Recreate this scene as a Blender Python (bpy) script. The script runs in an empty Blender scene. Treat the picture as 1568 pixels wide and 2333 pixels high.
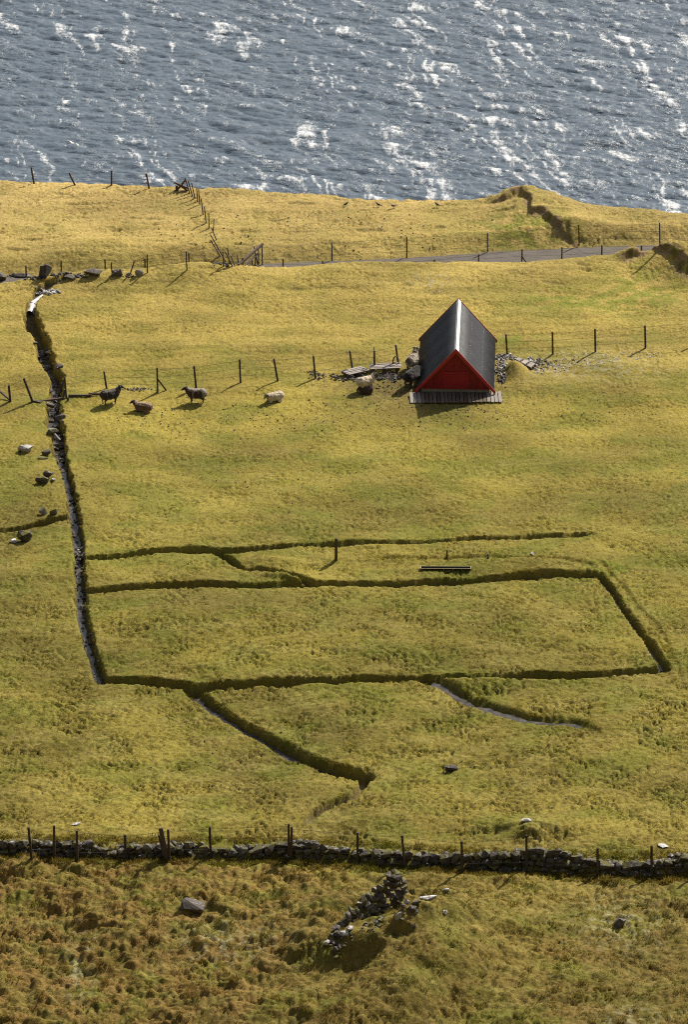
import bpy, bmesh, math, random
import numpy as np
from mathutils import Vector, Matrix, Euler, noise as mnoise

random.seed(7)
RNG = np.random.default_rng(11)
sc = bpy.context.scene
C = bpy.context.collection

# ------------------------------------------------------------------ camera
CAM_H, PITCH, HFOV = 95.0, math.radians(27.0), math.radians(7.96)
cam_data = bpy.data.cameras.new('camera')
cam_data.sensor_fit = 'HORIZONTAL'
cam_data.angle = HFOV
cam_data.clip_start, cam_data.clip_end = 1.0, 30000.0
cam = bpy.data.objects.new('camera', cam_data)
C.objects.link(cam)
cam.location = (0, 0, CAM_H)
cam.rotation_euler = (math.pi / 2 - PITCH, 0, 0)
sc.camera = cam

# ------------------------------------------------------------------ world, sun, exposure
SUN_EL = math.radians(41.0)
SUN_AZ = math.radians(38.5)          # clockwise from +Y (the viewing direction)
world = bpy.data.worlds.new('World')
sc.world = world
world.use_nodes = True
wn = world.node_tree
wn.nodes.clear()
sky = wn.nodes.new('ShaderNodeTexSky')
sky.sky_type = 'NISHITA'
sky.sun_disc = False
sky.sun_elevation = SUN_EL
sky.sun_rotation = SUN_AZ
sky.altitude = 100
sky.air_density, sky.dust_density, sky.ozone_density = 1.0, 3.0, 1.0
bg = wn.nodes.new('ShaderNodeBackground')
bg.inputs['Strength'].default_value = 0.082
wo = wn.nodes.new('ShaderNodeOutputWorld')
hs = wn.nodes.new('ShaderNodeHueSaturation')      # thin high haze: a paler, less blue sky all over
hs.inputs['Saturation'].default_value = 0.55
wn.links.new(sky.outputs[0], hs.inputs['Color'])
wn.links.new(hs.outputs[0], bg.inputs[0])
wn.links.new(bg.outputs[0], wo.inputs[0])

sun_data = bpy.data.lights.new('sun', 'SUN')
sun_data.energy = 4.8
sun_data.angle = math.radians(0.6)
sun_data.color = (1.0, 0.93, 0.80)
sun = bpy.data.objects.new('sun', sun_data)
C.objects.link(sun)
to_sun = Vector((math.sin(SUN_AZ) * math.cos(SUN_EL), math.cos(SUN_AZ) * math.cos(SUN_EL), math.sin(SUN_EL)))
sun.rotation_euler = to_sun.to_track_quat('Z', 'Y').to_euler()
sun.location = (60, 260, 120)

sc.view_settings.view_transform = 'Standard'
sc.view_settings.look = 'None'
sc.view_settings.gamma = 1.0
sc.view_settings.use_curve_mapping = False
sc.view_settings.exposure = 0.62
sc.cycles.use_denoising = False
sc.cycles.filter_width = 1.1
sc.cycles.max_bounces = 5
sc.cycles.diffuse_bounces = 2
sc.cycles.glossy_bounces = 3
sc.cycles.transmission_bounces = 3
sc.cycles.caustics_reflective = False
sc.cycles.caustics_refractive = False
sc.cycles.sample_clamp_indirect = 4.0

# ------------------------------------------------------------------ small numeric helpers
VW, VH = 1568.0, 2333.0
FV = VW / 2 / math.tan(HFOV / 2)
CP, SP = math.cos(PITCH), math.sin(PITCH)

def ray(u, v):
    a, b = (u - VW / 2) / FV, (VH / 2 - v) / FV
    return np.array([a, CP + b * SP, -SP + b * CP])

def G(u, v, z=0.0):
    """point of the level z seen along the sight line (u, v)"""
    d = ray(u, v)
    t = (z - CAM_H) / d[2]
    return np.array([d[0] * t, d[1] * t, z])

def scale_at(v):
    """picture units per metre across, at ground row v"""
    p = G(VW / 2, v)
    return FV / math.hypot(p[1] * CP + CAM_H * SP, 0)

_perm = np.random.default_rng(5).permutation(256).astype(np.int64)
_ga = np.random.default_rng(6).uniform(0, 2 * np.pi, 256)
_gx, _gy = np.cos(_ga), np.sin(_ga)

def pn(x, y, seed=0):
    """2-D gradient noise, about -1..1"""
    x = np.asarray(x, float) + seed * 17.31; y = np.asarray(y, float) + seed * 9.77
    xi = np.floor(x).astype(np.int64); yi = np.floor(y).astype(np.int64)
    xf, yf = x - xi, y - yi
    u = xf * xf * xf * (xf * (xf * 6 - 15) + 10); w = yf * yf * yf * (yf * (yf * 6 - 15) + 10)
    def g(ix, iy, dx, dy):
        h = _perm[(_perm[ix & 255] + iy) & 255]
        return _gx[h] * dx + _gy[h] * dy
    a = g(xi, yi, xf, yf); b = g(xi + 1, yi, xf - 1, yf)
    c = g(xi, yi + 1, xf, yf - 1); d = g(xi + 1, yi + 1, xf - 1, yf - 1)
    return ((a + u * (b - a)) * (1 - w) + (c + u * (d - c)) * w) * 1.5

def fbm(x, y, octs=3, seed=0, gain=0.5):
    s, a = 0, 1.0
    for o in range(octs):
        s = s + a * pn(x * 2 ** o, y * 2 ** o, seed + o * 3)
        a *= gain
    return s

def sst(a, b, x):
    t = np.clip((x - a) / (b - a), 0, 1)
    return t * t * (3 - 2 * t)

# ------------------------------------------------------------------ ground plan (measured points, in picture units, put on the ground)
# each ditch: points (u, v, width m, depth m), softer bank side (+1 left of travel, -1 right, 0 none), softness
DITCHES = [
    ('stream', [(150, 655, .5, .2), (112, 664, .7, .35), (84, 683, .7, .5), (70, 700, .7, .6), (69, 722, .9, .8), (77, 746, 1.1, .8), (95, 772, .95, .8), (100, 803, .9, .8),
                (117, 834, .95, .8), (130, 860, .85, .75), (127, 886, .8, .7), (122, 917, .8, .65), (124, 940, .95, .6), (122, 957, 1.0, .6),
                (133, 978, .85, .65), (133, 1002, .8, .6), (136, 1037, .8, .55), (143, 1060, .62, .5), (152, 1089, .6, .5),
                (161, 1124, .6, .5), (168, 1164, .6, .5), (174, 1196, .62, .5), (178, 1228, .62, .5), (179, 1257, .62, .5),
                (181, 1292, .62, .55), (184, 1329, .64, .55), (184, 1373, .64, .5), (188, 1407, .6, .5), (200, 1454, .6, .5),
                (212, 1494, .64, .5), (232, 1549, .7, .55)], 0, 1),
    ('ditch_a', [(228, 1545, .8, .7), (300, 1550, .75, .75), (358, 1553, .85, .75), (440, 1558, 1.0, .75), (520, 1555, .9, .75),
                 (642, 1551, .9, .75), (760, 1549, .95, .75), (841, 1546, .8, .7), (935, 1543, .75, .65), (1020, 1541, .65, .5),
                 (1110, 1541, .6, .5), (1200, 1541, .75, .55), (1299, 1538, .8, .6), (1400, 1532, .75, .6), (1513, 1526, .7, .55)], 0, 1),
    ('ditch_b', [(432, 1562, .7, .6), (448, 1578, .65, .5), (476, 1601, .65, .5), (519, 1633, .65, .5), (547, 1651, .7, .55), (585, 1672, .7, .55),
                 (623, 1693, .75, .55), (670, 1715, .8, .6), (727, 1738, .85, .65), (785, 1757, .9, .7), (828, 1772, .7, .6)], 1, 1.5),
    ('ditch_tail', [(834, 1766, .7, .6), (828, 1790, .55, .6), (803, 1815, .55, .55), (760, 1837, .55, .55), (727, 1857, .6, .5), (698, 1886, .5, .3)], 0, 1),
    ('path_c', [(965, 1549, .6, .4), (1000, 1556, .6, .32), (1029, 1571, .62, .3), (1072, 1597, .62, .3), (1133, 1620, .6, .28), (1185, 1636, .6, .28),
                (1252, 1645, .55, .26), (1304, 1650, .5, .24), (1351, 1667, .4, .08)], 1, 2.4),
    ('ditch_e', [(190, 1272, .6, .55), (276, 1264, .68, .6), (362, 1259, .68, .6), (470, 1256, .75, .6), (540, 1257, .6, .5), (633, 1247, .55, .45),
                 (707, 1237, .52, .42), (843, 1233, .5, .4), (900, 1233, .46, .36), (1111, 1224, .46, .36), (1322, 1215, .5, .36), (1362, 1213, .3, .0)], 0, 1),
    ('ditch_e2', [(490, 1260, .5, .5), (512, 1271, .42, .45), (535, 1286, .4, .4), (556, 1297, .4, .3), (600, 1299, .4, .26), (650, 1309, .4, .28),
                  (690, 1322, .45, .35), (712, 1334, .5, .5)], 1, 1.8),
    ('ditch_f', [(186, 1350, .7, .6), (298, 1343, .72, .65), (427, 1339, .78, .65), (556, 1334, .85, .65), (664, 1332, .8, .6), (708, 1335, .65, .5),
                 (742, 1332, .7, .5), (900, 1328, .72, .45), (1058, 1322, .75, .45), (1195, 1311, .8, .5), (1322, 1308, .7, .5), (1352, 1307, .5, .4)], 0, 1),
    ('ditch_g', [(1335, 1306, .6, .4), (1366, 1308, .5, .35), (1386, 1328, .42, .4), (1419, 1376, .42, .42), (1456, 1433, .42, .42), (1488, 1481, .45, .45),
                 (1513, 1522, .5, .45)], 1, 1.8),
    ('ditch_h', [(-90, 1212, .5, .45), (0, 1204, .5, .45), (52, 1200, .5, .45), (90, 1192, .62, .5), (116, 1186, .6, .5), (166, 1176, .5, .5)], 0, 1),
    ('groove', [(1368, 1280, .5, .08), (1427, 1345, .5, .07), (1500, 1430, .5, .08), (1530, 1500, .5, .04)], 0, 1),
    ('terrace', [(880, 1275, .5, .08), (1010, 1270, .4, .12), (1120, 1271, .4, .12), (1260, 1278, .5, .1), (1345, 1288, .5, .14)], 1, 2.0),
]
for d in DITCHES:
    kw = .80 if d[0] == 'stream' else .95 if d[0] in ('ditch_b', 'path_c') else .76
    d[1][:] = [(*G(u, v)[:2], w / 2 * kw, dep * .95) for (u, v, w, dep) in d[1]]

def arr(pts, z=0.0):
    q = np.array([G(u, v, z) for (u, v) in pts])
    return q[:, 0], q[:, 1]

ROAD_Z = -0.5
RF = arr([(-260, 650), (-60, 640), (0, 637), (60, 634), (200, 628), (350, 621), (450, 614), (550, 609), (650, 604), (784, 599), (927, 593), (1109, 580),
          (1319, 569), (1484, 564), (1640, 561), (1900, 558)], ROAD_Z)
RC = arr([(-260, 672), (-60, 661), (0, 657), (49, 652), (139, 643), (224, 637), (324, 633), (450, 627), (575, 622), (650, 619), (725, 613), (784, 614),
          (1034, 607), (1234, 600), (1374, 596), (1454, 594), (1540, 592), (1640, 590), (1900, 585)])
CE = arr([(-700, 380), (-100, 408), (0, 415), (300, 428), (500, 438), (650, 445), (800, 455), (900, 461), (1000, 464), (1100, 463), (1180, 463), (1250, 464), (1300, 471),
          (1400, 480), (1568, 490), (1700, 495), (2400, 520)])

# ridges with an eroded near side: (u, v, height), gentle reach, scarp width
RIDGES = [
    ([(1110, 458, .05), (1150, 448, .3), (1186, 440, .30), (1205, 462, .26), (1222, 478, .30), (1255, 490, .32), (1290, 507, .34), (1320, 524, .3), (1336, 552, .05)], 2.0, .38, 1.0, 1.2),
    ([(1395, 596, .05), (1440, 580, .4), (1468, 571, .25), (1495, 569, .32), (1535, 582, .32), (1580, 605, .32), (1650, 640, .3), (1720, 665, .1)], 1.6, .5, 1.0, 1.0),
    ([(640, 2165, .05), (690, 2152, .35), (740, 2146, .65), (803, 2131, .9), (855, 2126, 1.0), (907, 2112, 1.0), (958, 2104, .9), (1020, 2095, .6), (1090, 2075, .3), (1150, 2050, .05)], 1.5, 1.15, .3, .45),
    ([(1010, 2112, .1), (960, 2130, .35), (926, 2150, .5), (893, 2176, .55), (850, 2208, .5), (805, 2245, .35), (750, 2300, .1)], 2.0, .5, .1, .6),
    ([(985, 1908, .02), (1060, 1893, .12), (1150, 1885, .2), (1205, 1880, .22), (1270, 1893, .22), (1330, 1905, .05)], 1.0, .3, .25, .5),
    ([(570, 1300, .05), (600, 1293, .18), (660, 1305, .22), (700, 1322, .1)], .7, .4, .1, .4),
]
RIDGES = [([(*G(u, v, h)[:2], h) for (u, v, h) in p], R, S, so, w_) for p, R, S, so, w_ in RIDGES]

# mounds: (u, v, rx, ry, height)
MOUNDS = [(1206, 1908, .62, .42, .42), (60, 1982, .75, .6, .3), (1174, 850, .42, .75, .5), (1085, 1556, 1.3, .55, .22), (350, 2130, 2.4, 1.0, .25),
          (150, 2040, 1.4, .8, .3), (900, 2118, 3.4, 2.0, .35), (1010, 2218, 1.9, 1.6, 1.1), (905, 2290, 1.6, 1.2, .8), (1120, 2135, 1.8, 1.4, .6), (830, 2340, 1.2, 1.0, .35), (1180, 2010, 1.0, .5, .28), (960, 1995, 1.4, .5, .12), (300, 1660, 3.0, 1.6, .18), (1250, 1720, 2.6, 1.2, .2),
          (866, 2100, .95, .75, -.8), (945, 2072, .25, .3, .25), (880, 2118, .3, .25, .2), (995, 2082, .4, .3, .25), (960, 2098, .3, .25, .2), (1050, 2100, .35, .3, .2), (1030, 2140, .4, .35, .22), (985, 2160, .3, .3, .2), (1080, 2170, .35, .3, .2), (720, 2128, .4, .3, .3), (745, 2110, .3, .3, .25), (690, 2150, .35, .3, .22), (790, 2068, 1.5, .9, .55), (1235, 470, 2.4, 2.6, .30), (1185, 448, 1.0, 1.4, .25), (1545, 588, 2.0, 1.4, .5), (640, 1280, 1.1, .4, .22), (900, 1270, 2.6, .45, .14), (1200, 1283, 1.8, .4, .14), (1000, 1295, 2.5, .4, .1), (1500, 650, 1.6, 1.8, -.25), (120, 1110, 1.2, 2.2, .15), (1500, 690, 1.5, 1.2, .25), (250, 700, 5, 2.2, .22), (800, 650, 6, 2.0, .2), (1300, 640, 4, 2.0, .15), (560, 1420, 6, 2.5, .2), (1000, 1430, 6, 2.5, .2),
          (500, 2300, 2.2, 1.0, .2), (1480, 2180, 2.5, 2.0, -.2), (760, 2320, 1.1, .8, .35)]
MOUNDS = [(*G(u, v)[:2], rx, ry, h) for (u, v, rx, ry, h) in MOUNDS]

def poly_dist(x, y, pts, vals, pad=3.2):
    """signed distance (left of travel positive) and interpolated values along a polyline; inf where far away"""
    n = x.shape[0]
    D = np.full(n, np.inf); S = np.zeros(n); V = np.zeros((n, len(vals[0])))
    for i in range(len(pts) - 1):
        (ax, ay), (bx, by) = pts[i], pts[i + 1]
        m = np.nonzero((x > min(ax, bx) - pad) & (x < max(ax, bx) + pad) & (y > min(ay, by) - pad) & (y < max(ay, by) + pad))[0]
        if not len(m): continue
        dx, dy = bx - ax, by - ay
        L2 = dx * dx + dy * dy
        t = np.clip(((x[m] - ax) * dx + (y[m] - ay) * dy) / L2, 0, 1)
        ex, ey = x[m] - ax - t * dx, y[m] - ay - t * dy
        d = np.hypot(ex, ey)
        k = d < D[m]
        mk = m[k]
        D[mk] = d[k]
        S[mk] = np.sign(dx * ey[k] - dy * ex[k])
        va, vb = np.array(vals[i]), np.array(vals[i + 1])
        V[mk] = va + (vb - va) * t[k][:, None]
    return D, S, V

WALL_LINE = [(-90, 1953), (0, 1955), (70, 1957), (200, 1962), (310, 1964), (420, 1961), (560, 1957), (680, 1960), (800, 1964), (920, 1972), (1020, 1977), (1100, 1982),
             (1190, 1988), (1290, 1988), (1400, 1994), (1500, 1993), (1568, 1996), (1680, 2000)]
WX, WY = arr(WALL_LINE)

def terrain(x, y):
    """height and surface masks of the land"""
    n = x.shape[0]
    z = np.zeros(n)
    soil = np.zeros(n); bed = np.zeros(n); road = np.zeros(n); scar = np.zeros(n)
    z += 0.16 * pn(x / 9, y / 7, 1) + 0.11 * pn(x / 3.1, y / 2.3, 2) + .05 * pn(x / 6.5, y / .95, 4) * sst(194, 200, y) + .03 * pn(x / 4.5, y / .5, 6) * sst(194, 200, y) + .045 * pn(x / 1.7, y / 1.1, 3) * (1 - .5 * sst(190, 205, y))
    for (mx, my, rx, ry, h) in MOUNDS:
        q = ((x - mx) / rx) ** 2 + ((y - my) / ry) ** 2
        z += h * np.exp(-q)
    # wobble used by all cut edges
    wob = 0.08 * pn(x / .8, y / .8, 21) + 0.05 * pn(x / .37, y / .37, 22) + .02 * pn(x / .17, y / .17, 25)
    for pts, R, S, so, wb_ in RIDGES:
        D, sg, V = poly_dist(x, y, [p[:2] for p in pts], [p[2:] for p in pts], 7.5)
        m = np.isfinite(D)
        d = D[m] * sg[m] + (wob[m] * 2.0 + .28 * pn(x[m] / .9, y[m] / .9, 23)) * wb_
        up = np.where(d > 0, np.exp(-(np.maximum(d, 0) / R) ** 2), 1 - sst(0, 1, -d / S))
        ends = 1.0
        z[m] += V[m, 0] * up * ends
        scar[m] = np.maximum(scar[m], sst(.5, 1.0, so) * sst(-.25, .2, -d / S) * (1 - sst(.9, 1.8, -d / S)) * sst(.05, .3, V[m, 0]))
        soil[m] = np.maximum(soil[m], so * sst(.02, .3, -d / S) * (1 - sst(.55, 1.3, -d / S)) * sst(.1, .4, V[m, 0]) * (0.35 + .65 * sst(-.3, .2, pn(x[m] / .5, y[m] / .4, 24))))
    # road cutting
    yc = np.interp(x, *RC); yf = np.interp(x, *RF)
    yc = yc + wob * .8
    p = sst(0, .45, y - yc) * (1 - sst(0.0, 1.7, y - yf - .05 + wob))
    lay = sst(0.1, .5, y - yc) * (1 - sst(0., .35, y - yf))
    z = z * (1 - .9 * p) + ROAD_Z * p
    soil = np.maximum(soil, .8 * sst(0, .2, y - yc) * (1 - sst(.2, .5, y - yc)) + .45 * sst(0, .15, y - yf) * (1 - sst(.25, .8, y - yf + wob * 2))); road = lay
    hb = .34 * sst(-17.5, -13.0, x) * (1 - sst(-7.0, -3.5, x)) + .26
    z += hb * np.exp(-((y - yc + .25) / np.where(y - yc + .25 > 0, .35, 1.6)) ** 2)
    # wall footing: the ground steps up behind the wall
    wy = np.interp(x, WX, WY)
    z += 0.28 * sst(-.1, .5, y - wy) * (1 - sst(2.5, 9, y - wy))
    # tussocks and turf
    moor = sst(0.2, -.6, y - wy)
    far = sst(196, 212, y)
    rough = np.interp(y, [170, 180, 194, 206, 221], [.95, .62, .36, .32, .45])
    t1 = pn(x / .62, y / .42, 31); t2 = pn(x / .30, y / .22, 32); t3 = pn(x / .15, y / .15, 33)
    t4 = np.abs(pn(x / .34, y / .30, 38))
    t5 = np.abs(pn(x / .21, y / .19, 40))
    turf = rough * (.016 * t1 + .032 * t2 + .026 * t3 - (.10 * sst(.30, .0, t4) + .055 * sst(.25, 0, t5)) * 1.5 * sst(-.4, .6, pn(x / 1.9, y / 1.3, 39) + .4 * pn(x / .6, y / .5, 45)))
    big = pn(x / 1.3, y / .85, 34)
    left = sst(3, -6, x + 2.5 * pn(x / 4, y / 3, 35))
    lump = (np.maximum(0, pn(x / .78, y / .62, 36) + .12) ** 0.8) * (.10 + .13 * left) * (.5 + sst(-.3, .4, pn(x / 2.6, y / 2.0, 42))) + .08 * big
    lump += (.09 + .10 * left) * np.abs(pn(x / .36, y / .30, 37)) + .05 * np.abs(t3)
    micro = turf * (1 - moor) + (lump + turf * .8) * moor
    micro *= (1 - .96 * road)
    # ditches
    cut = np.zeros(n); rel = np.zeros(n); stony = np.zeros(n)
    for name, pts, side, soft in DITCHES:
        D, sg, V = poly_dist(x, y, [p[:2] for p in pts], [p[2:] for p in pts])
        m = np.nonzero(np.isfinite(D))[0]
        hw, dep = V[m, 0], V[m, 1]
        k = np.where(sg[m] * side > 0, 1 + (soft - 1) * .7, 1.0) if side else 1.0
        rough_e = 1.7 if name == 'stream' else 1.0
        hw = hw * (1 + .32 * pn(x[m] / 1.3, y[m] / 1.3, 43) + .12 * pn(x[m] / .5, y[m] / .5, 44))
        d = (D[m] + wob[m] * .45 * rough_e * (1.0 + (y[m] > 186) * .5)) / (hw * k)
        inner = np.where(k > 1, .42, .62) if side else .64
        p = 1 - sst(inner, 1.06, d)
        c = dep * p
        b = c > cut[m]
        cut[m] = np.where(b, c, cut[m])
        if name == 'ditch_tail': soil[m] = np.maximum(soil[m], .6 * sst(.15, .6, p)); scar[m] = np.maximum(scar[m], sst(.15, .6, p))
        stony[m] = np.where(b, 1.0 if name in ('stream', 'path_c') else .25, stony[m])
        rel[m] = np.maximum(rel[m], p * np.minimum(1, dep / .3))
    z += micro * (1 - .75 * np.clip(cut / .4, 0, 1)) + .03 * rel * pn(x / .2, y / .2, 41)
    z -= cut
    soil = np.maximum(soil, .92 * sst(.30, .75, rel) * sst(.05, .25, cut))
    bed = sst(.85, .98, rel) * stony
    # molehill-like bare patches of the far pasture
    bare = sst(.52, .75, pn(x / 1.7, y / .6, 51) + .25 * pn(x / .4, y / .3, 52)) * sst(205, 211, y)
    z -= .06 * bare
    soil = np.maximum(soil, .35 * bare)
    # cliff edge
    ye = np.interp(x, *CE) + .3 * pn(x / 2.2, y * 0, 61) + .16 * pn(x / .6, y * 0, 62) + .1 * pn(x / .25, y * 0, 63)
    t = np.maximum(0, y - ye)
    z -= np.where(t < 1.5, .45 * t * t, 1.0125 + (t - 1.5) * 2.6)
    z = np.maximum(z, -75.0)
    # the hillside under the viewpoint
    s = np.maximum(0, 140 - y)
    z += .6 * (s - 8 * (1 - np.exp(-s / 8)))
    rim = sst(.0, .03, rel) * (1 - sst(.08, .28, rel)) * sst(.2, .35, np.maximum(cut / np.maximum(rel, .02), 0))
    return z, dict(rim=rim, scar=scar, soil=soil, bed=bed, road=road, moor=moor, left=left, far=far)

def ground_colour(x, y, mk):
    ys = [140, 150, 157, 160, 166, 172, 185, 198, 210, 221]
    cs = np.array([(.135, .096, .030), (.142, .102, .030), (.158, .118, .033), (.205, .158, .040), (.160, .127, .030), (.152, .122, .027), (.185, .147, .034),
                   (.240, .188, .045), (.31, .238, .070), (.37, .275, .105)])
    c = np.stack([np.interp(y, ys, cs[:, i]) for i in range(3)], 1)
    def mix(c, col, f):
        return c + (np.array(col) - c) * f[:, None]
    wide = fbm(x / 6.5, y / 4.5, 2, 70)
    c = c * (1 + .40 * np.clip(wide, -.8, .8) * (1 - .4 * mk['far']))[:, None]
    g = sst(-.15, .55, fbm(x / 3.2, y / 2.2, 3, 71))
    c = mix(c, (.112, .124, .018), .55 * g * (1 - .55 * mk['far']))
    fine = np.interp(y, [165, 182, 200], [.95, .65, .5])
    st = sst(-.1, .7, fbm(x / 2.6, y / .9, 3, 74)) * .7 + .5 * sst(.1, .6, pn(x / .3, y / .22, 75))
    c = mix(c, (.31, .245, .10), .40 * st * fine)
    br = sst(.1, .6, fbm(x / 1.5, y / .6, 2, 77)) * .6 + .6 * sst(.2, .6, pn(x / .26, y / .2, 78))
    c = mix(c, (.145, .098, .036), .34 * br * fine)
    ru = mk['moor'] * np.clip(.15 + .85 * mk['left'] + .5 * sst(2, 9, x) * sst(.0, .4, pn(x / 2.5, y / 2, 79)), 0, 1)
    c = mix(c, (.185, .108, .042), .75 * ru * sst(-.5, .3, fbm(x / 1.1, y / .8, 2, 80)))
    c = mix(c, (.120, .115, .024), .40 * mk['moor'] * sst(.1, .6, fbm(x / 1.4, y / 1.0, 2, 83)))
    sp = sst(.22, .5, pn(x / .22, y / .16, 85))
    c = mix(c, (.10, .075, .024), .5 * sp * fine)  # dark speckles paint in the shade of gaps between turf clumps
    for (u, v, rx, ry) in ((1190, 525, 2.6, 2.2), (1470, 660, 2.2, 2.6), (1300, 690, 3.0, 1.4), (1180, 775, 1.6, .6), (1390, 1290, 1.0, .6)):
        bx, by = G(u, v)[:2]
        gr = np.exp(-(((x - bx) / rx) ** 2 + ((y - by) / ry) ** 2)) * sst(-.5, .3, fbm(x / .9, y / .6, 2, 87))
        c = mix(c, (.125, .155, .018), .75 * gr)
    # worn, muddy ground around the shed
    bx, by = G(985, 880)[:2]
    mud = np.exp(-(((x - bx - .3) / 3.0) ** 2 + ((y - by) / 2.6) ** 2)) * sst(-.7, .1, fbm(x / .5, y / .4, 2, 86))
    bx, by = G(890, 885)[:2]
    mud = np.maximum(mud, np.exp(-(((x - bx) / 2.6) ** 2 + ((y - by) / 1.6) ** 2)) * sst(-.6, .1, fbm(x / .4, y / .35, 2, 86)))
    c = mix(c, (.12, .083, .042), .85 * mud)
    bx, by = G(1330, 835)[:2]
    pale = np.exp(-(((x - bx) / 3.6) ** 2 + ((y - by) / 1.5) ** 2)) * sst(-.2, .4, fbm(x / .35, y / .3, 2, 88))
    c = mix(c, (.30, .27, .21), .6 * pale)
    for (u, v, rx, ry) in ((1410, 2100, 1.5, 1.8), (1440, 2320, 1.0, 1.0), (520, 2150, 1.8, 1.2), (985, 655, 1.0, .8), (180, 2210, .5, 2.4)):
        bx, by = G(u, v)[:2]
        pale = np.exp(-(((x - bx) / rx) ** 2 + ((y - by) / ry) ** 2)) * sst(-.1, .5, fbm(x / .35, y / .3, 2, 90))
        c = mix(c, (.33, .30, .24), .55 * pale)
    # bank sides: moss and bare peat
    peat = np.stack([.080 + .02 * pn(x / .3, y / .3, 92), .062 + .012 * pn(x / .3, y / .3, 92), .026 + 0 * x], 1)
    mossy = sst(-.15, .35, fbm(x / .45, y / .45, 2, 93))[:, None]
    peat = peat * (1 - .55 * mossy) + np.array((.115, .105, .024)) * .55 * mossy
    c = c + (peat - c) * (.9 * mk['soil'])[:, None]
    c = c + (np.array((.235, .165, .095)) * (1 + .3 * pn(x / .25, y / .25, 94))[:, None] - c) * (.85 * mk['scar'] * sst(-.4, .3, pn(x / .6, y / .5, 99)))[:, None]
    rock = np.array((.10, .088, .075))
    c = c + (rock - c) * (.75 * mk['bed'])[:, None]
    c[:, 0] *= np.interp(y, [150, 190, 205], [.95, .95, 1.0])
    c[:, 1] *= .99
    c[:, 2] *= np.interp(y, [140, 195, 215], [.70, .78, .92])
    return np.clip(c, .005, 1)

# ------------------------------------------------------------------ material helpers
MATS = {}
def new_mat(name):
    m = bpy.data.materials.new(name); m.use_nodes = True
    nt = m.node_tree; nt.nodes.clear()
    out = nt.nodes.new('ShaderNodeOutputMaterial')
    MATS[name] = m
    return m, nt, out

def nd(nt, typ, **kw):
    n = nt.nodes.new(typ)
    for k, v in kw.items():
        if k.startswith('i_'):
            n.inputs[k[2:].replace('_', ' ')].default_value = v
        else:
            setattr(n, k, v)
    return n

def noise_node(nt, vec, scale, detail=3, rough=.55, stretch=None):
    if stretch:
        mp = nt.nodes.new('ShaderNodeMapping'); mp.inputs['Scale'].default_value = stretch
        nt.links.new(vec, mp.inputs['Vector']); vec = mp.outputs[0]
    n = nt.nodes.new('ShaderNodeTexNoise')
    n.inputs['Scale'].default_value = scale; n.inputs['Detail'].default_value = detail; n.inputs['Roughness'].default_value = rough
    nt.links.new(vec, n.inputs['Vector'])
    return n

def ramp(nt, fac, stops):
    r = nt.nodes.new('ShaderNodeValToRGB')
    e = r.color_ramp.elements
    e[0].position, e[0].color = stops[0][0], (*stops[0][1], 1)
    e[1].position, e[1].color = stops[-1][0], (*stops[-1][1], 1)
    for p, c in stops[1:-1]:
        q = e.new(p); q.color = (*c, 1)
    nt.links.new(fac, r.inputs[0])
    return r

def mixc(nt, typ, fac, a, b):
    m = nt.nodes.new('ShaderNodeMix'); m.data_type = 'RGBA'; m.blend_type = typ
    for sock, v in ((m.inputs[0], fac), (m.inputs[6], a), (m.inputs[7], b)):
        if hasattr(v, 'links') or hasattr(v, 'is_linked'): nt.links.new(v, sock)
        else: sock.default_value = v if not isinstance(v, tuple) else (*v, 1)
    return m.outputs[2]

def world_pos(nt):
    return nt.nodes.new('ShaderNodeNewGeometry').outputs['Position']

def plain(name, col, rough=.8, var=.35, scale=9, bump=.0, bscale=40, metal=0, spec=.4, obj_random=0.0, stretch=None, coords='Object'):
    m, nt, out = new_mat(name)
    b = nd(nt, 'ShaderNodeBsdfPrincipled')
    b.inputs['Roughness'].default_value = rough; b.inputs['Metallic'].default_value = metal
    b.inputs['Specular IOR Level'].default_value = spec
    tc = nt.nodes.new('ShaderNodeTexCoord').outputs[coords]
    n = noise_node(nt, tc, scale, 4, .6, stretch)
    r = ramp(nt, n.outputs['Fac'], [(.25, tuple(c * (1 - var) for c in col)), (.75, tuple(min(1, c * (1 + var)) for c in col))])
    col_s = r.outputs[0]
    if obj_random:
        oi = nt.nodes.new('ShaderNodeObjectInfo')
        rr = ramp(nt, oi.outputs['Random'], [(0, (1 - obj_random,) * 3), (1, (1 + obj_random * .6,) * 3)])
        col_s = mixc(nt, 'MULTIPLY', 1.0, col_s, rr.outputs[0])
    nt.links.new(col_s, b.inputs['Base Color'])
    if bump:
        bn = noise_node(nt, tc, bscale, 4, .6, stretch)
        bp = nt.nodes.new('ShaderNodeBump'); bp.inputs['Strength'].default_value = bump; bp.inputs['Distance'].default_value = .02
        nt.links.new(bn.outputs['Fac'], bp.inputs['Height']); nt.links.new(bp.outputs[0], b.inputs['Normal'])
    nt.links.new(b.outputs[0], out.inputs[0])
    return m

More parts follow.
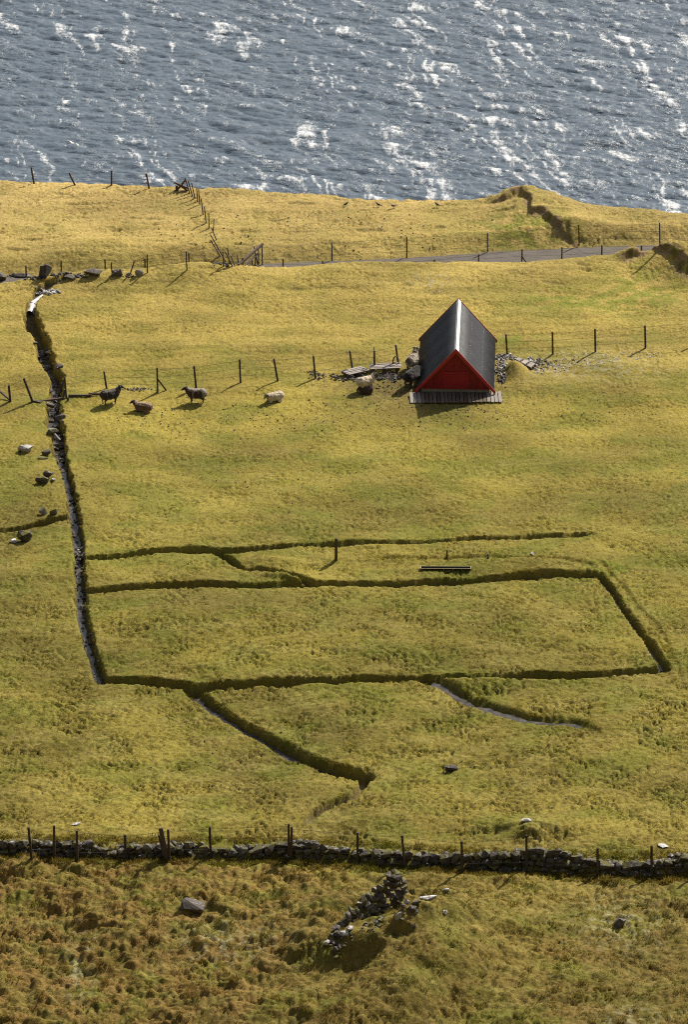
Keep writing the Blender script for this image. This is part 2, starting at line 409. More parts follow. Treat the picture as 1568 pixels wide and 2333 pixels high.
# turf
m, nt, out = new_mat('turf')
b = nd(nt, 'ShaderNodeBsdfPrincipled'); b.inputs['Roughness'].default_value = .95; b.inputs['Specular IOR Level'].default_value = .15
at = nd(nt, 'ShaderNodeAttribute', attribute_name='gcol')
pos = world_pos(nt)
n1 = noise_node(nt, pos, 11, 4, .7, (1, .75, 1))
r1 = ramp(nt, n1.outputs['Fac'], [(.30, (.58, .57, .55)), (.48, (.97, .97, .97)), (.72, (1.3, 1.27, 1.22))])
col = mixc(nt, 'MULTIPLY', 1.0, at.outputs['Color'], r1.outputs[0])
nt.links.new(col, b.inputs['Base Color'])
n2 = noise_node(nt, pos, 8, 6, .7)
bp = nt.nodes.new('ShaderNodeBump'); bp.inputs['Strength'].default_value = 1.0; bp.inputs['Distance'].default_value = .07
nt.links.new(n2.outputs['Fac'], bp.inputs['Height']); nt.links.new(bp.outputs[0], b.inputs['Normal'])
nt.links.new(b.outputs[0], out.inputs[0])

# grass blades: colour of the ground they grow on
m, nt, out = new_mat('grass_blades')
at = nd(nt, 'ShaderNodeAttribute', attribute_name='tint', attribute_type='INSTANCER')
oi = nt.nodes.new('ShaderNodeObjectInfo')
r1 = ramp(nt, oi.outputs['Random'], [(0, (.8, .82, .75)), (.6, (1.15, 1.12, 1.05)), (1, (1.5, 1.4, 1.35))])
col = mixc(nt, 'MULTIPLY', 1.0, at.outputs['Color'], r1.outputs[0])
df = nd(nt, 'ShaderNodeBsdfDiffuse'); tr = nd(nt, 'ShaderNodeBsdfTranslucent')
mx = nd(nt, 'ShaderNodeMixShader'); mx.inputs[0].default_value = .42
for s in (df, tr): nt.links.new(col, s.inputs['Color'])
nt.links.new(df.outputs[0], mx.inputs[1]); nt.links.new(tr.outputs[0], mx.inputs[2]); nt.links.new(mx.outputs[0], out.inputs[0])

# rocks: basalt with pale lichen on it
def rock_mat(name, dark, light, lichen, amount, scale=3.0, moss=0.0):
    m, nt, out = new_mat(name)
    b = nd(nt, 'ShaderNodeBsdfPrincipled'); b.inputs['Roughness'].default_value = .82; b.inputs['Specular IOR Level'].default_value = .35
    pos = world_pos(nt)
    n = noise_node(nt, pos, scale, 5, .65)
    r = ramp(nt, n.outputs['Fac'], [(.3, dark), (.7, light)])
    oi = nt.nodes.new('ShaderNodeObjectInfo')
    rr = ramp(nt, oi.outputs['Random'], [(0, (.6, .58, .56)), (1, (1.35, 1.32, 1.3))])
    c = mixc(nt, 'MULTIPLY', 1.0, r.outputs[0], rr.outputs[0])
    n2 = noise_node(nt, pos, scale * 2.3, 5, .7)
    r2 = ramp(nt, n2.outputs['Fac'], [(.62 - amount * .25, (0, 0, 0)), (.70 - amount * .2, (1, 1, 1))])
    geo = nt.nodes.new('ShaderNodeNewGeometry'); sx = nt.nodes.new('ShaderNodeSeparateXYZ'); nt.links.new(geo.outputs['Normal'], sx.inputs[0])
    up = ramp(nt, sx.outputs['Z'], [(.0, (.12,) * 3), (.7, (1,) * 3)])
    f = mixc(nt, 'MULTIPLY', 1.0, r2.outputs[0], up.outputs[0])
    c = mixc(nt, 'MIX', f, c, lichen)
    if moss:
        n3 = noise_node(nt, pos, scale * .9, 4, .6)
        r3 = ramp(nt, n3.outputs['Fac'], [(.58 - moss * .25, (0, 0, 0)), (.66 - moss * .2, (1, 1, 1))])
        f3 = mixc(nt, 'MULTIPLY', 1.0, r3.outputs[0], up.outputs[0])
        c = mixc(nt, 'MIX', f3, c, (.11, .10, .018))
    nt.links.new(c, b.inputs['Base Color'])
    bn = noise_node(nt, pos, 18, 5, .7)
    bp = nt.nodes.new('ShaderNodeBump'); bp.inputs['Strength'].default_value = .6; bp.inputs['Distance'].default_value = .03
    nt.links.new(bn.outputs['Fac'], bp.inputs['Height']); nt.links.new(bp.outputs[0], b.inputs['Normal'])
    nt.links.new(b.outputs[0], out.inputs[0])
    return m
rock_mat('basalt', (.040, .033, .029), (.105, .090, .078), (.36, .34, .31), .22)
rock_mat('basalt_pale', (.14, .13, .125), (.30, .29, .27), (.55, .54, .52), .6)
rock_mat('basalt_mossy', (.04, .034, .028), (.10, .085, .07), (.36, .36, .32), .3, 3.0, .55)
rock_mat('wall_stone', (.026, .022, .018), (.080, .070, .060), (.40, .39, .365), .24, 3.5, .34)

plain('post_wood', (.055, .040, .030), .85, .4, 12, .5, 30, obj_random=.35, stretch=(1, 1, .15))
plain('old_timber', (.095, .062, .045), .85, .4, 12, .5, 30, obj_random=.3)
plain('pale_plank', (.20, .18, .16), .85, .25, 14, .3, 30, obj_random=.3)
plain('shaded_plank', (.10, .075, .055), .85, .3, 14, .3, 30, obj_random=.4)  # step wood with the shed's shade darkened into its colour
plain('grey_plank', (.30, .26, .235), .85, .25, 14, .3, 30, obj_random=.35)
plain('wire_steel', (.10, .09, .085), .6, .1, 5, metal=.6)
plain('red_paint', (.185, .005, .014), .65, .25, 3, .1, 40, obj_random=.22)
plain('red_door', (.225, .006, .016), .65, .2, 3)
plain('red_trim', (.30, .016, .024), .45, .12, 5)
plain('concrete', (.17, .165, .14), .9, .3, 6, .4, 30)
plain('ridge_steel', (.52, .53, .54), .5, .25, 4, .4, 14, metal=.35)
plain('screw_steel', (.6, .6, .6), .3, .1, 4, metal=.8)
plain('black_plastic', (.030, .027, .022), .5, .2, 4)
plain('rim_wood', (.30, .25, .12), .8, .2, 10)
plain('pipe_plastic', (.46, .46, .47), .38, .12, 6)
plain('feather_dark', (.018, .016, .015), .6, .2, 6)
plain('feather_white', (.75, .74, .71), .7, .08, 6)
plain('beak', (.10, .075, .03), .5, .1, 6)
plain('hose_rubber', (.03, .026, .022), .6, .2, 8)
plain('peat_core', (.035, .030, .024), .95, .3, 5, .6, 20, coords='Object')

# roofing
m, nt, out = new_mat('roof_steel')
b = nd(nt, 'ShaderNodeBsdfPrincipled'); b.inputs['Specular IOR Level'].default_value = .4
tc = nt.nodes.new('ShaderNodeTexCoord').outputs['Object']
n = noise_node(nt, tc, 1.8, 5, .65)
r = ramp(nt, n.outputs['Fac'], [(.3, (.028, .030, .037)), (.7, (.043, .045, .053))])
nt.links.new(r.outputs[0], b.inputs['Base Color'])
n = noise_node(nt, tc, 5, 4, .6)
rr = ramp(nt, n.outputs['Fac'], [(.3, (.50,) * 3), (.75, (.68,) * 3)])
nt.links.new(rr.outputs[0], b.inputs['Roughness'])
nt.links.new(b.outputs[0], out.inputs[0])

# road
m, nt, out = new_mat('asphalt')
b = nd(nt, 'ShaderNodeBsdfPrincipled'); b.inputs['Roughness'].default_value = .8; b.inputs['Specular IOR Level'].default_value = .4
pos = world_pos(nt)
n = noise_node(nt, pos, 2.2, 5, .7, (.5, 1, 1))
r = ramp(nt, n.outputs['Fac'], [(.3, (.058, .046, .036)), (.7, (.105, .086, .070))])
n2 = noise_node(nt, pos, 22, 3, .8)
r2 = ramp(nt, n2.outputs['Fac'], [(.35, (.6, .6, .6)), (.7, (1.35, 1.35, 1.35))])
nt.links.new(mixc(nt, 'MULTIPLY', 1.0, r.outputs[0], r2.outputs[0]), b.inputs['Base Color'])
bp = nt.nodes.new('ShaderNodeBump'); bp.inputs['Strength'].default_value = .5; bp.inputs['Distance'].default_value = .02
nt.links.new(n2.outputs['Fac'], bp.inputs['Height']); nt.links.new(bp.outputs[0], b.inputs['Normal'])
nt.links.new(b.outputs[0], out.inputs[0])

# burn water
m, nt, out = new_mat('burn_water')
b = nd(nt, 'ShaderNodeBsdfPrincipled'); b.inputs['Roughness'].default_value = .24; b.inputs['IOR'].default_value = 1.33
b.inputs['Specular IOR Level'].default_value = .45
pos = world_pos(nt)
n = noise_node(nt, pos, 3.5, 4, .6)
r = ramp(nt, n.outputs['Fac'], [(.35, (.030, .026, .023)), (.65, (.085, .076, .070))])
nt.links.new(r.outputs[0], b.inputs['Base Color'])
n2 = noise_node(nt, pos, 12, 3, .6)
bp = nt.nodes.new('ShaderNodeBump'); bp.inputs['Strength'].default_value = .5; bp.inputs['Distance'].default_value = .03
nt.links.new(n2.outputs['Fac'], bp.inputs['Height']); nt.links.new(bp.outputs[0], b.inputs['Normal'])
nt.links.new(b.outputs[0], out.inputs[0])

# sea
m, nt, out = new_mat('sea_water')
b = nd(nt, 'ShaderNodeBsdfPrincipled')
b.inputs['IOR'].default_value = 1.34
pos = world_pos(nt)
at = nd(nt, 'ShaderNodeAttribute', attribute_name='foam_glint')
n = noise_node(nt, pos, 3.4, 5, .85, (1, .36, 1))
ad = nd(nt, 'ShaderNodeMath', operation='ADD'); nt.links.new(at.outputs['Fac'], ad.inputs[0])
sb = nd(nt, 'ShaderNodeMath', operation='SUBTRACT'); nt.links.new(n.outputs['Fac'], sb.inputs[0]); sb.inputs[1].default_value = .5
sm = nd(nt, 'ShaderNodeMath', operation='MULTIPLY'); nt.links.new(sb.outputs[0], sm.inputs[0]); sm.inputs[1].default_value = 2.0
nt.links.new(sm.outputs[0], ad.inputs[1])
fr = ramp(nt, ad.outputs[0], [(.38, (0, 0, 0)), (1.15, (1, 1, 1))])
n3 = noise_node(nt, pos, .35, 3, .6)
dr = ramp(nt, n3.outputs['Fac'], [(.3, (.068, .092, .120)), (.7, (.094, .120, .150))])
col = mixc(nt, 'MIX', fr.outputs[0], dr.outputs[0], (.66, .67, .68))  # same white for whitecaps and for sun glitter painted into the colour
nt.links.new(col, b.inputs['Base Color'])
rg = nd(nt, 'ShaderNodeMapRange'); nt.links.new(fr.outputs[0], rg.inputs[0]); rg.inputs[3].default_value = .29; rg.inputs[4].default_value = .7
nt.links.new(rg.outputs[0], b.inputs['Roughness'])
bnA = noise_node(nt, pos, 1.9, 4, .6, (.62, 1.5, 1))
bp = nt.nodes.new('ShaderNodeBump'); bp.inputs['Distance'].default_value = .27
gu = nd(nt, 'ShaderNodeAttribute', attribute_name='gust')
gm = nd(nt, 'ShaderNodeMapRange'); nt.links.new(gu.outputs['Fac'], gm.inputs[0]); gm.inputs[3].default_value = .42; gm.inputs[4].default_value = 1.15; gm.clamp = False
nt.links.new(gm.outputs[0], bp.inputs['Strength'])
nt.links.new(bnA.outputs['Fac'], bp.inputs['Height']); nt.links.new(bp.outputs[0], b.inputs['Normal'])
nt.links.new(b.outputs[0], out.inputs[0])

# sheep coat
m, nt, out = new_mat('fleece')
b = nd(nt, 'ShaderNodeBsdfPrincipled'); b.inputs['Roughness'].default_value = 1.0; b.inputs['Specular IOR Level'].default_value = .1
b.inputs['Sheen Weight'].default_value = .25
at = nd(nt, 'ShaderNodeAttribute', attribute_name='coat')
tc = nt.nodes.new('ShaderNodeTexCoord').outputs['Object']
n = noise_node(nt, tc, 22, 4, .7)
r = ramp(nt, n.outputs['Fac'], [(.3, (.65, .62, .6)), (.7, (1.3, 1.28, 1.25))])
nt.links.new(mixc(nt, 'MULTIPLY', 1.0, at.outputs['Color'], r.outputs[0]), b.inputs['Base Color'])
bp = nt.nodes.new('ShaderNodeBump'); bp.inputs['Strength'].default_value = .8; bp.inputs['Distance'].default_value = .03
nt.links.new(n.outputs['Fac'], bp.inputs['Height']); nt.links.new(bp.outputs[0], b.inputs['Normal'])
nt.links.new(b.outputs[0], out.inputs[0])

# ------------------------------------------------------------------ object helpers
def tag(o, label=None, cat=None, group=None, kind=None):
    if label: o['label'] = label
    if cat: o['category'] = cat
    if group: o['group'] = group
    if kind: o['kind'] = kind
    return o

def thing(name, loc, label, cat, group=None, rot=(0, 0, 0)):
    o = bpy.data.objects.new(name, None)
    C.objects.link(o)
    o.location = Vector([float(v) for v in loc]); o.rotation_euler = rot
    o.empty_display_size = .2
    return tag(o, label, cat, group)

def link_mesh(name, mesh, mat=None, parent=None):
    o = bpy.data.objects.new(name, mesh)
    C.objects.link(o)
    if mat is not None and len(mesh.materials) == 0: mesh.materials.append(MATS[mat])
    if parent: o.parent = parent
    return o

def mesh_from(name, verts, faces, mat, parent=None, smooth=False, world=True):
    """one mesh object; verts are world coordinates, moved into the parent's frame"""
    me = bpy.data.meshes.new(name)
    v = np.array(verts, float).reshape(-1, 3)
    if parent is not None and world:
        inv = np.array(pmat(parent).inverted())
        v = v @ inv[:3, :3].T + inv[:3, 3]
        o_loc = None
    elif parent is None:
        o_loc = v.mean(0); o_loc[2] = v[:, 2].min()
        v = v - o_loc
    else:
        o_loc = None
    me.from_pydata(v.tolist(), [], faces)
    me.update()
    if smooth: me.polygons.foreach_set('use_smooth', [True] * len(me.polygons))
    o = link_mesh(name, me, mat, parent)
    if o_loc is not None: o.location = o_loc
    return o

def pmat(o):
    M = Matrix.LocRotScale(o.location, o.rotation_euler, o.scale)
    return pmat(o.parent) @ M if o.parent else M

def grid_mesh(name, X, Y, Z):
    """big grid from 2-D arrays"""
    ny, nx = X.shape
    me = bpy.data.meshes.new(name)
    me.vertices.add(nx * ny)
    co = np.stack([X, Y, Z], -1).reshape(-1).astype(np.float32)
    me.vertices.foreach_set('co', co)
    i = np.arange(nx * ny).reshape(ny, nx)
    q = np.stack([i[:-1, :-1], i[:-1, 1:], i[1:, 1:], i[1:, :-1]], -1).reshape(-1, 4)
    nf = len(q)
    me.loops.add(nf * 4); me.polygons.add(nf)
    me.loops.foreach_set('vertex_index', q.reshape(-1).astype(np.int32))
    me.polygons.foreach_set('loop_start', np.arange(0, nf * 4, 4, dtype=np.int32))
    me.polygons.foreach_set('use_smooth', np.ones(nf, bool))
    me.update(calc_edges=True)
    return me

def add_attr(me, name, typ, data, dom='POINT'):
    a = me.attributes.new(name, typ, dom)
    d = np.asarray(data, np.float32)
    if typ == 'FLOAT_COLOR':
        d = np.concatenate([d, np.ones((len(d), 1), np.float32)], 1)
        a.data.foreach_set('color', d.reshape(-1))
    elif typ == 'FLOAT_VECTOR': a.data.foreach_set('vector', d.reshape(-1))
    else: a.data.foreach_set('value', d)

def beam(p, q, w, h=None, taper=1.0, up=(0, 0, 1)):
    """verts and faces of a squared bar from p to q, ends slightly shrunk"""
    p, q = Vector([float(a) for a in p]), Vector([float(a) for a in q]); h = h or w
    d = (q - p).normalized()
    u = Vector(up)
    if abs(d.dot(u)) > .95: u = Vector((0, 1, 0))
    s = d.cross(u).normalized(); t = s.cross(d).normalized()
    V, F = [], []
    L = (q - p).length; c = min(.015, L * .1)
    for k, (f, sc_) in enumerate(((0, .8), (c / L, 1), (1 - c / L, taper), (1, taper * .8))):
        o = p.lerp(q, f)
        for a, b_ in ((-1, -1), (1, -1), (1, 1), (-1, 1)):
            V.append(o + s * (a * w / 2 * sc_) + t * (b_ * h / 2 * sc_))
    for k in range(3):
        for j in range(4):
            F.append((k * 4 + j, k * 4 + (j + 1) % 4, (k + 1) * 4 + (j + 1) % 4, (k + 1) * 4 + j))
    F += [(3, 2, 1, 0), (12, 13, 14, 15)]
    return [tuple(v) for v in V], F

def tube(pts, r, n=8):
    V, F = [], []
    P = [Vector([float(a) for a in p]) for p in pts]
    rr = r if isinstance(r, (list, tuple)) else [r] * len(P)
    for i, p in enumerate(P):
        d = (P[min(i + 1, len(P) - 1)] - P[max(i - 1, 0)]).normalized()
        s = d.cross(Vector((0, 0, 1)))
        s = s.normalized() if s.length > .1 else Vector((1, 0, 0))
        t = s.cross(d)
        for k in range(n):
            a = 2 * math.pi * k / n
            V.append(tuple(p + (s * math.cos(a) + t * math.sin(a)) * rr[i]))
    for i in range(len(P) - 1):
        for k in range(n):
            F.append((i * n + k, i * n + (k + 1) % n, (i + 1) * n + (k + 1) % n, (i + 1) * n + k))
    F.append(tuple(range(n - 1, -1, -1))); F.append(tuple(range((len(P) - 1) * n, len(P) * n)))
    return V, F

# ------------------------------------------------------------------ the land
def steps(*segs):
    out = []
    for a, b_, d in segs:
        k = max(1, int(round((b_ - a) / d)))
        out += list(np.linspace(a, b_, k, endpoint=False))
    return np.array(out + [segs[-1][1]])

xs = steps((-220, -60, 16), (-60, -24, 3), (-24, -18, .4), (-18, 18, .055), (18, 24, .4), (24, 60, 3), (60, 220, 16))
ysg = steps((-60, 120, 6), (120, 145, .8), (145, 222.5, .075), (222.5, 228, .35), (228, 262, 1.2))
X, Y = np.meshgrid(xs, ysg)
zf, MK = terrain(X.reshape(-1), Y.reshape(-1))
Z = zf.reshape(X.shape)
gme = grid_mesh('ground', X, Y, Z)
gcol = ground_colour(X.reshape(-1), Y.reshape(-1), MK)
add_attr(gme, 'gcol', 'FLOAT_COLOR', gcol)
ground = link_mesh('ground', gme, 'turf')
tag(ground, 'sloping rough pasture of yellow green turf cut by narrow ditches', kind='structure')
NX, NY = len(xs), len(ysg)
SOIL = MK['soil'].reshape(X.shape); BED = MK['bed'].reshape(X.shape); ROADM = MK['road'].reshape(X.shape); MOOR = MK['moor'].reshape(X.shape)
GC = gcol.reshape(NY, NX, 3); RIM = MK['rim'].reshape(X.shape)

def samp(A, x, y):
    """bilinear lookup on the land grid"""
    x = np.asarray(x, float); y = np.asarray(y, float)
    i = np.clip(np.searchsorted(xs, x) - 1, 0, NX - 2); j = np.clip(np.searchsorted(ysg, y) - 1, 0, NY - 2)
    fx = np.clip((x - xs[i]) / (xs[i + 1] - xs[i]), 0, 1); fy = np.clip((y - ysg[j]) / (ysg[j + 1] - ysg[j]), 0, 1)
    if A.ndim == 3: fx, fy = fx[:, None], fy[:, None]
    return (A[j, i] * (1 - fx) + A[j, i + 1] * fx) * (1 - fy) + (A[j + 1, i] * (1 - fx) + A[j + 1, i + 1] * fx) * fy

def T(x, y): return float(samp(Z, [x], [y])[0])

def hit(u, v):
    """where the sight line meets the land"""
    d = ray(u, v)
    t0 = -CAM_H / d[2]
    t = np.linspace(t0 - 9, t0 + 6, 900)
    P = d[None, :] * t[:, None]; P[:, 2] += CAM_H
    g = P[:, 2] - samp(Z, P[:, 0], P[:, 1])
    k = np.nonzero(g < 0)[0]
    k = k[0] if len(k) else np.argmin(np.abs(g))
    return P[k]

def above(base, u, v, dy=0.0):
    """point of the upright plane through base seen along (u, v)"""
    d = ray(u, v)
    t = (base[1] + dy) / d[1]
    return np.array([d[0] * t, d[1] * t, CAM_H + d[2] * t])

# ------------------------------------------------------------------ road
rx = np.linspace(-30, 30, 240)
yc_ = np.interp(rx, *RC) + .12; yf_ = np.interp(rx, *RF) + .10
cols = 9
RX = np.repeat(rx[:, None], cols, 1).T
RY = (yc_[:, None] + (yf_ - yc_)[:, None] * np.linspace(0, 1, cols)).T
crown = (.05 + .05 * (1 - (np.linspace(-1, 1, cols)) ** 2))[:, None]
RZ = ROAD_Z + crown + .012 * pn(RX / .8, RY / .8, 95)
RY = RY + (.10 * pn(RX / .7, RY / .7, 96)) * (np.abs(np.linspace(-1, 1, cols)) > .9)[:, None]
rme = grid_mesh('road', RX, RY, RZ)
tag(link_mesh('road', rme, 'asphalt'), 'narrow grey gravelly road running behind the pasture', kind='structure')

# ------------------------------------------------------------------ sea
SEA = -60.0
def ocean(N=1024, L=110.0, wind=(-0.16, -0.98), seed=3):
    r = np.random.default_rng(seed)
    k1 = np.fft.fftfreq(N, L / N) * 2 * np.pi
    KX, KY = np.meshgrid(k1, k1)
    k = np.hypot(KX, KY); k[0, 0] = 1
    w = np.array(wind) / np.hypot(*wind)
    cosf = (KX * w[0] + KY * w[1]) / k
    kp = 2 * np.pi / 4.5
    A = np.exp(-1.1 * (kp / k) ** 2) / k ** 3.15 * (.04 + .96 * np.abs(cosf) ** 5) * np.exp(-(k * .032) ** 2)
    A[0, 0] = 0
    H = np.sqrt(A) * (r.normal(size=(N, N)) + 1j * r.normal(size=(N, N)))
    h = np.real(np.fft.ifft2(H))
    dx = np.real(np.fft.ifft2(1j * KX / k * H)); dy = np.real(np.fft.ifft2(1j * KY / k * H))
    s = .066 / h.std()
    return h * s, dx * s, dy * s
OH, ODX, ODY = ocean()
def osamp(A, x, y, N=1024, L=110.0):
    fx = (x / L * N) % N; fy = (y / L * N) % N
    i = np.floor(fx).astype(int); j = np.floor(fy).astype(int); a = fx - i; b_ = fy - j
    i1, j1 = (i + 1) % N, (j + 1) % N; i %= N; j %= N
    return (A[j, i] * (1 - a) + A[j, i1] * a) * (1 - b_) + (A[j1, i] * (1 - a) + A[j1, i1] * a) * b_
sx = steps((-9000, -1000, 2000), (-1000, -200, 200), (-200, -60, 10), (-60, -36, .8), (-36, 36, .115), (36, 60, .8), (60, 200, 10), (200, 1000, 200), (1000, 9000, 2000))
sy = steps((225, 315, 6), (315, 325, .8), (325, 412, .17), (412, 440, .8), (440, 600, 10), (600, 2000, 140), (2000, 14000, 2000))
SX, SY = np.meshgrid(sx, sy)
near = (1 - sst(60, 180, np.abs(SX))) * (1 - sst(440, 560, SY))
hh = osamp(OH, SX, SY)
SZ = SEA + hh * near
SXd = SX - 1.0 * osamp(ODX, SX, SY) * near * (np.abs(SX) < 60); SYd = SY - 1.0 * osamp(ODY, SX, SY) * near * ((SY > 316) & (SY < 440))
sme = grid_mesh('sea', SXd, SYd, SZ)
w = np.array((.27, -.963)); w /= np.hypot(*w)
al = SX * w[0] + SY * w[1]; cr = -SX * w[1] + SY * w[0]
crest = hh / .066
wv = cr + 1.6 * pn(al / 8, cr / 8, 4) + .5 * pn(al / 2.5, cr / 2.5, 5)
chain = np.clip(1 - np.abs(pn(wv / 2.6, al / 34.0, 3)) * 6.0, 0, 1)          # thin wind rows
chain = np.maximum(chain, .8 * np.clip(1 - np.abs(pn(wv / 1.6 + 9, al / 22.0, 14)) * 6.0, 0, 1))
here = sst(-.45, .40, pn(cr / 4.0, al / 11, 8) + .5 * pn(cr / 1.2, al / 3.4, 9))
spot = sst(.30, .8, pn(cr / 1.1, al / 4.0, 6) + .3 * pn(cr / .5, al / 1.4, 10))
shade = sst(-30, 32, SX) * .12  # lifts painted glints and gust ripple toward the sunward right
foam_glint = .62 * chain * here + .10 * spot * sst(-.4, .6, pn(cr / 9, al / 16, 11)) + .13 * crest + .12 * pn(cr / .4, al / 1.1, 7) + shade  # whitecaps plus sun glints painted in as white
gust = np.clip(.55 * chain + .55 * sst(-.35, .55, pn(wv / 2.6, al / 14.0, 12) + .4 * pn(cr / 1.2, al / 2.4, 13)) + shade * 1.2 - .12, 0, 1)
add_attr(sme, 'foam_glint', 'FLOAT', foam_glint.reshape(-1))
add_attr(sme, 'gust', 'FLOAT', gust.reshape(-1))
tag(link_mesh('sea', sme, 'sea_water'), 'slate blue sea with wind streaks, scattered whitecaps and painted glints', kind='structure')

# ------------------------------------------------------------------ stones
def hull_stone(seed, sx_=1, sy_=1, sz_=1, n=16, box=.6):
    """angular stone: convex hull of points between an ellipsoid and a box"""
    r = random.Random(seed)
    bm = bmesh.new()
    for _ in range(n):
        d = Vector((r.gauss(0, 1), r.gauss(0, 1), r.gauss(0, 1))).normalized()
        m_ = max(abs(d.x), abs(d.y), abs(d.z))
        d = d * (1 - box) + d / m_ * box * .86
        d *= r.uniform(.85, 1.0)
        bm.verts.new((d.x * sx_ / 2, d.y * sy_ / 2, d.z * sz_ / 2))
    res = bmesh.ops.convex_hull(bm, input=bm.verts)
    bmesh.ops.delete(bm, geom=[e for e in res['geom_interior'] if isinstance(e, bmesh.types.BMVert)], context='VERTS')
    bmesh.ops.recalc_face_normals(bm, faces=bm.faces)
    return bm

STONES = {}
def stone_mesh(mat, k):
    key = (mat, k)
    if key not in STONES:
        bm = hull_stone(100 + k, n=15)
        me = bpy.data.meshes.new('stone'); bm.to_mesh(me); bm.free()
        me.materials.append(MATS[mat])
        STONES[key] = me
    return STONES[key]
NST = 14

def stone_child(parent, pos, size, rot, mat, name='stone'):
    o = bpy.data.objects.new(name, stone_mesh(mat, random.randrange(NST)))
    C.objects.link(o)
    o.parent = parent
    o.location = Vector([float(a) for a in pos]) - parent.location
    o.rotation_euler = rot; o.scale = size
    return o

def boulder(name, label, u, vb, wp, hp, mat='basalt', seed=1, dep=.75, flat=1.0, cat='boulder', group=None, rz=None, sink=.15):
    base = hit(u, vb - 1)
    dist = math.sqrt(base[0] ** 2 + base[1] ** 2 + (CAM_H - base[2]) ** 2)
    s = FV / dist; sp = CAM_H / dist; cp = math.sqrt(1 - sp * sp)
    w_ = wp / s; d_ = w_ * dep
    h_ = max(.10, (hp / s - .55 * d_ * sp) / cp) * flat
    w_ *= 1.12; h_ *= 1.12
    bm = hull_stone(seed, w_, d_, h_ * 1.15, n=15, box=.35)
    bmesh.ops.triangulate(bm, faces=bm.faces)
    bmesh.ops.subdivide_edges(bm, edges=bm.edges, cuts=2, use_grid_fill=True)
    bmesh.ops.triangulate(bm, faces=bm.faces)
    for v_ in bm.verts:
        p = v_.co * 3.2 + Vector((seed * 3.1, 0, 0))
        k = 1 + .10 * mnoise.noise(p) + .05 * mnoise.noise(p * 3)
        v_.co *= k
    me = bpy.data.meshes.new(name); bm.to_mesh(me); bm.free()
    o = link_mesh(name, me, mat)
    o.location = (float(base[0]), float(base[1]) + d_ * .35, T(base[0], base[1] + d_ * .35) + h_ * (.5 - sink))
    o.rotation_euler = (0, 0, rz if rz is not None else random.uniform(-.3, .3))
    return tag(o, label, cat, group)

GRP = 'boulders along the road verge'
boulder('boulder', 'dark boulder cut by the left picture edge on the road verge', -3, 646, 36, 28, seed=3, group=GRP)
boulder('boulder', 'largest square topped boulder on the road verge, between two posts', 105, 644, 38, 36, seed=21, dep=.8, group=GRP, rz=.1)
boulder('boulder', 'low flat boulder just right of the largest verge boulder', 158, 639, 28, 17, seed=5, group=GRP)
boulder('boulder', 'low wide dark boulder with a jagged top, middle of the verge row', 212, 635, 46, 21, seed=9, dep=.5, group=GRP)
boulder('boulder', 'rounded grey boulder on the verge with a post at its left side', 267, 633, 27, 20, seed=13, group=GRP)
boulder('boulder', 'small pale topped boulder, rightmost of the verge row', 317, 632, 20, 19, mat='basalt_pale', seed=17, group=GRP)
boulder('boulder', 'long low dark rock behind the post between the first verge boulders', 48, 638, 50, 16, seed=23, dep=.5, group=GRP)
GRP = 'rocks beside the stream'
boulder('boulder', 'slanted pale topped rock, uppermost of those left of the stream', 57, 1032, 42, 22, mat='basalt_pale', seed=31, group=GRP)
boulder('boulder', 'small grey rock close to the stream bank below the slanted pale rock', 105, 1040, 24, 19, seed=33, group=GRP)
boulder('boulder', 'flat mossy stone in front of the small bank rock', 98, 1049, 26, 9, mat='basalt_mossy', seed=34, group=GRP)
boulder('boulder', 'dark blocky rock behind the long low rock by the stream', 109, 1089, 26, 19, seed=37, group=GRP)
boulder('boulder', 'long low brown rock casting a broad shadow left of the stream', 95, 1104, 40, 19, mat='basalt_mossy', seed=38, dep=.5, group=GRP)
boulder('boulder', 'little white stone at the right end of the long low rock', 121, 1098, 11, 8, mat='basalt_pale', seed=39, group=GRP)
boulder('boulder', 'whitish rounded rock above the side ditch by the stream', 99, 1174, 21, 21, mat='basalt_pale', seed=41, group=GRP)
boulder('boulder', 'dark rock right beside the whitish rounded rock', 122, 1174, 22, 18, mat='basalt_mossy', seed=43, group=GRP)
boulder('boulder', 'mossy dark peaked rock just below the side ditch', 55, 1238, 38, 34, mat='basalt_mossy', seed=46, group=GRP)
boulder('boulder', 'pale flat slab at the foot of the mossy peaked rock', 31, 1240, 18, 12, mat='basalt_pale', seed=47, dep=1.2, group=GRP)
boulder('boulder', 'dark rock jutting over the water of the stream below the broken fence', 119, 1002, 30, 22, mat='basalt_mossy', seed=49, group=GRP)
boulder('boulder', 'dark grey rock alone in the lower pasture right of the bent ditch', 1028, 1761, 34, 22, seed=51)
boulder('boulder', 'white flat stone on the mound above the stone wall', 1201, 1873, 28, 9, mat='basalt_pale', seed=53, dep=.6, cat='stone')
boulder('boulder', 'pale flat slab in the turf right of the mound above the wall', 1512, 1933, 26, 7, mat='basalt_pale', seed=54, dep=.9, cat='stone', flat=.4)
boulder('boulder', 'white flat stone in the grass behind the left fence posts', 174, 1881, 24, 6, mat='basalt_pale', seed=55, dep=.7, cat='stone', flat=.4)
boulder('boulder', 'large grey lichen covered boulder on the rusty moor', 441, 2082, 64, 40, mat='basalt', seed=58, dep=.8)
boulder('boulder', 'dark wedge shaped boulder on the moor at lower right', 1413, 2118, 46, 34, seed=64, dep=.75)
boulder('boulder', 'small white stone in the grass right of the trough', 1212, 1267, 11, 9, mat='basalt_pale', seed=66, cat='stone')
boulder('boulder', 'long pale slab lying right of the ruined hut corner', 976, 2052, 46, 15, mat='basalt_pale', seed=67, dep=.4, cat='stone', rz=.15)
boulder('boulder', 'upright white stone standing inside the ruin', 908, 2100, 17, 24, mat='basalt_pale', seed=68, cat='stone')
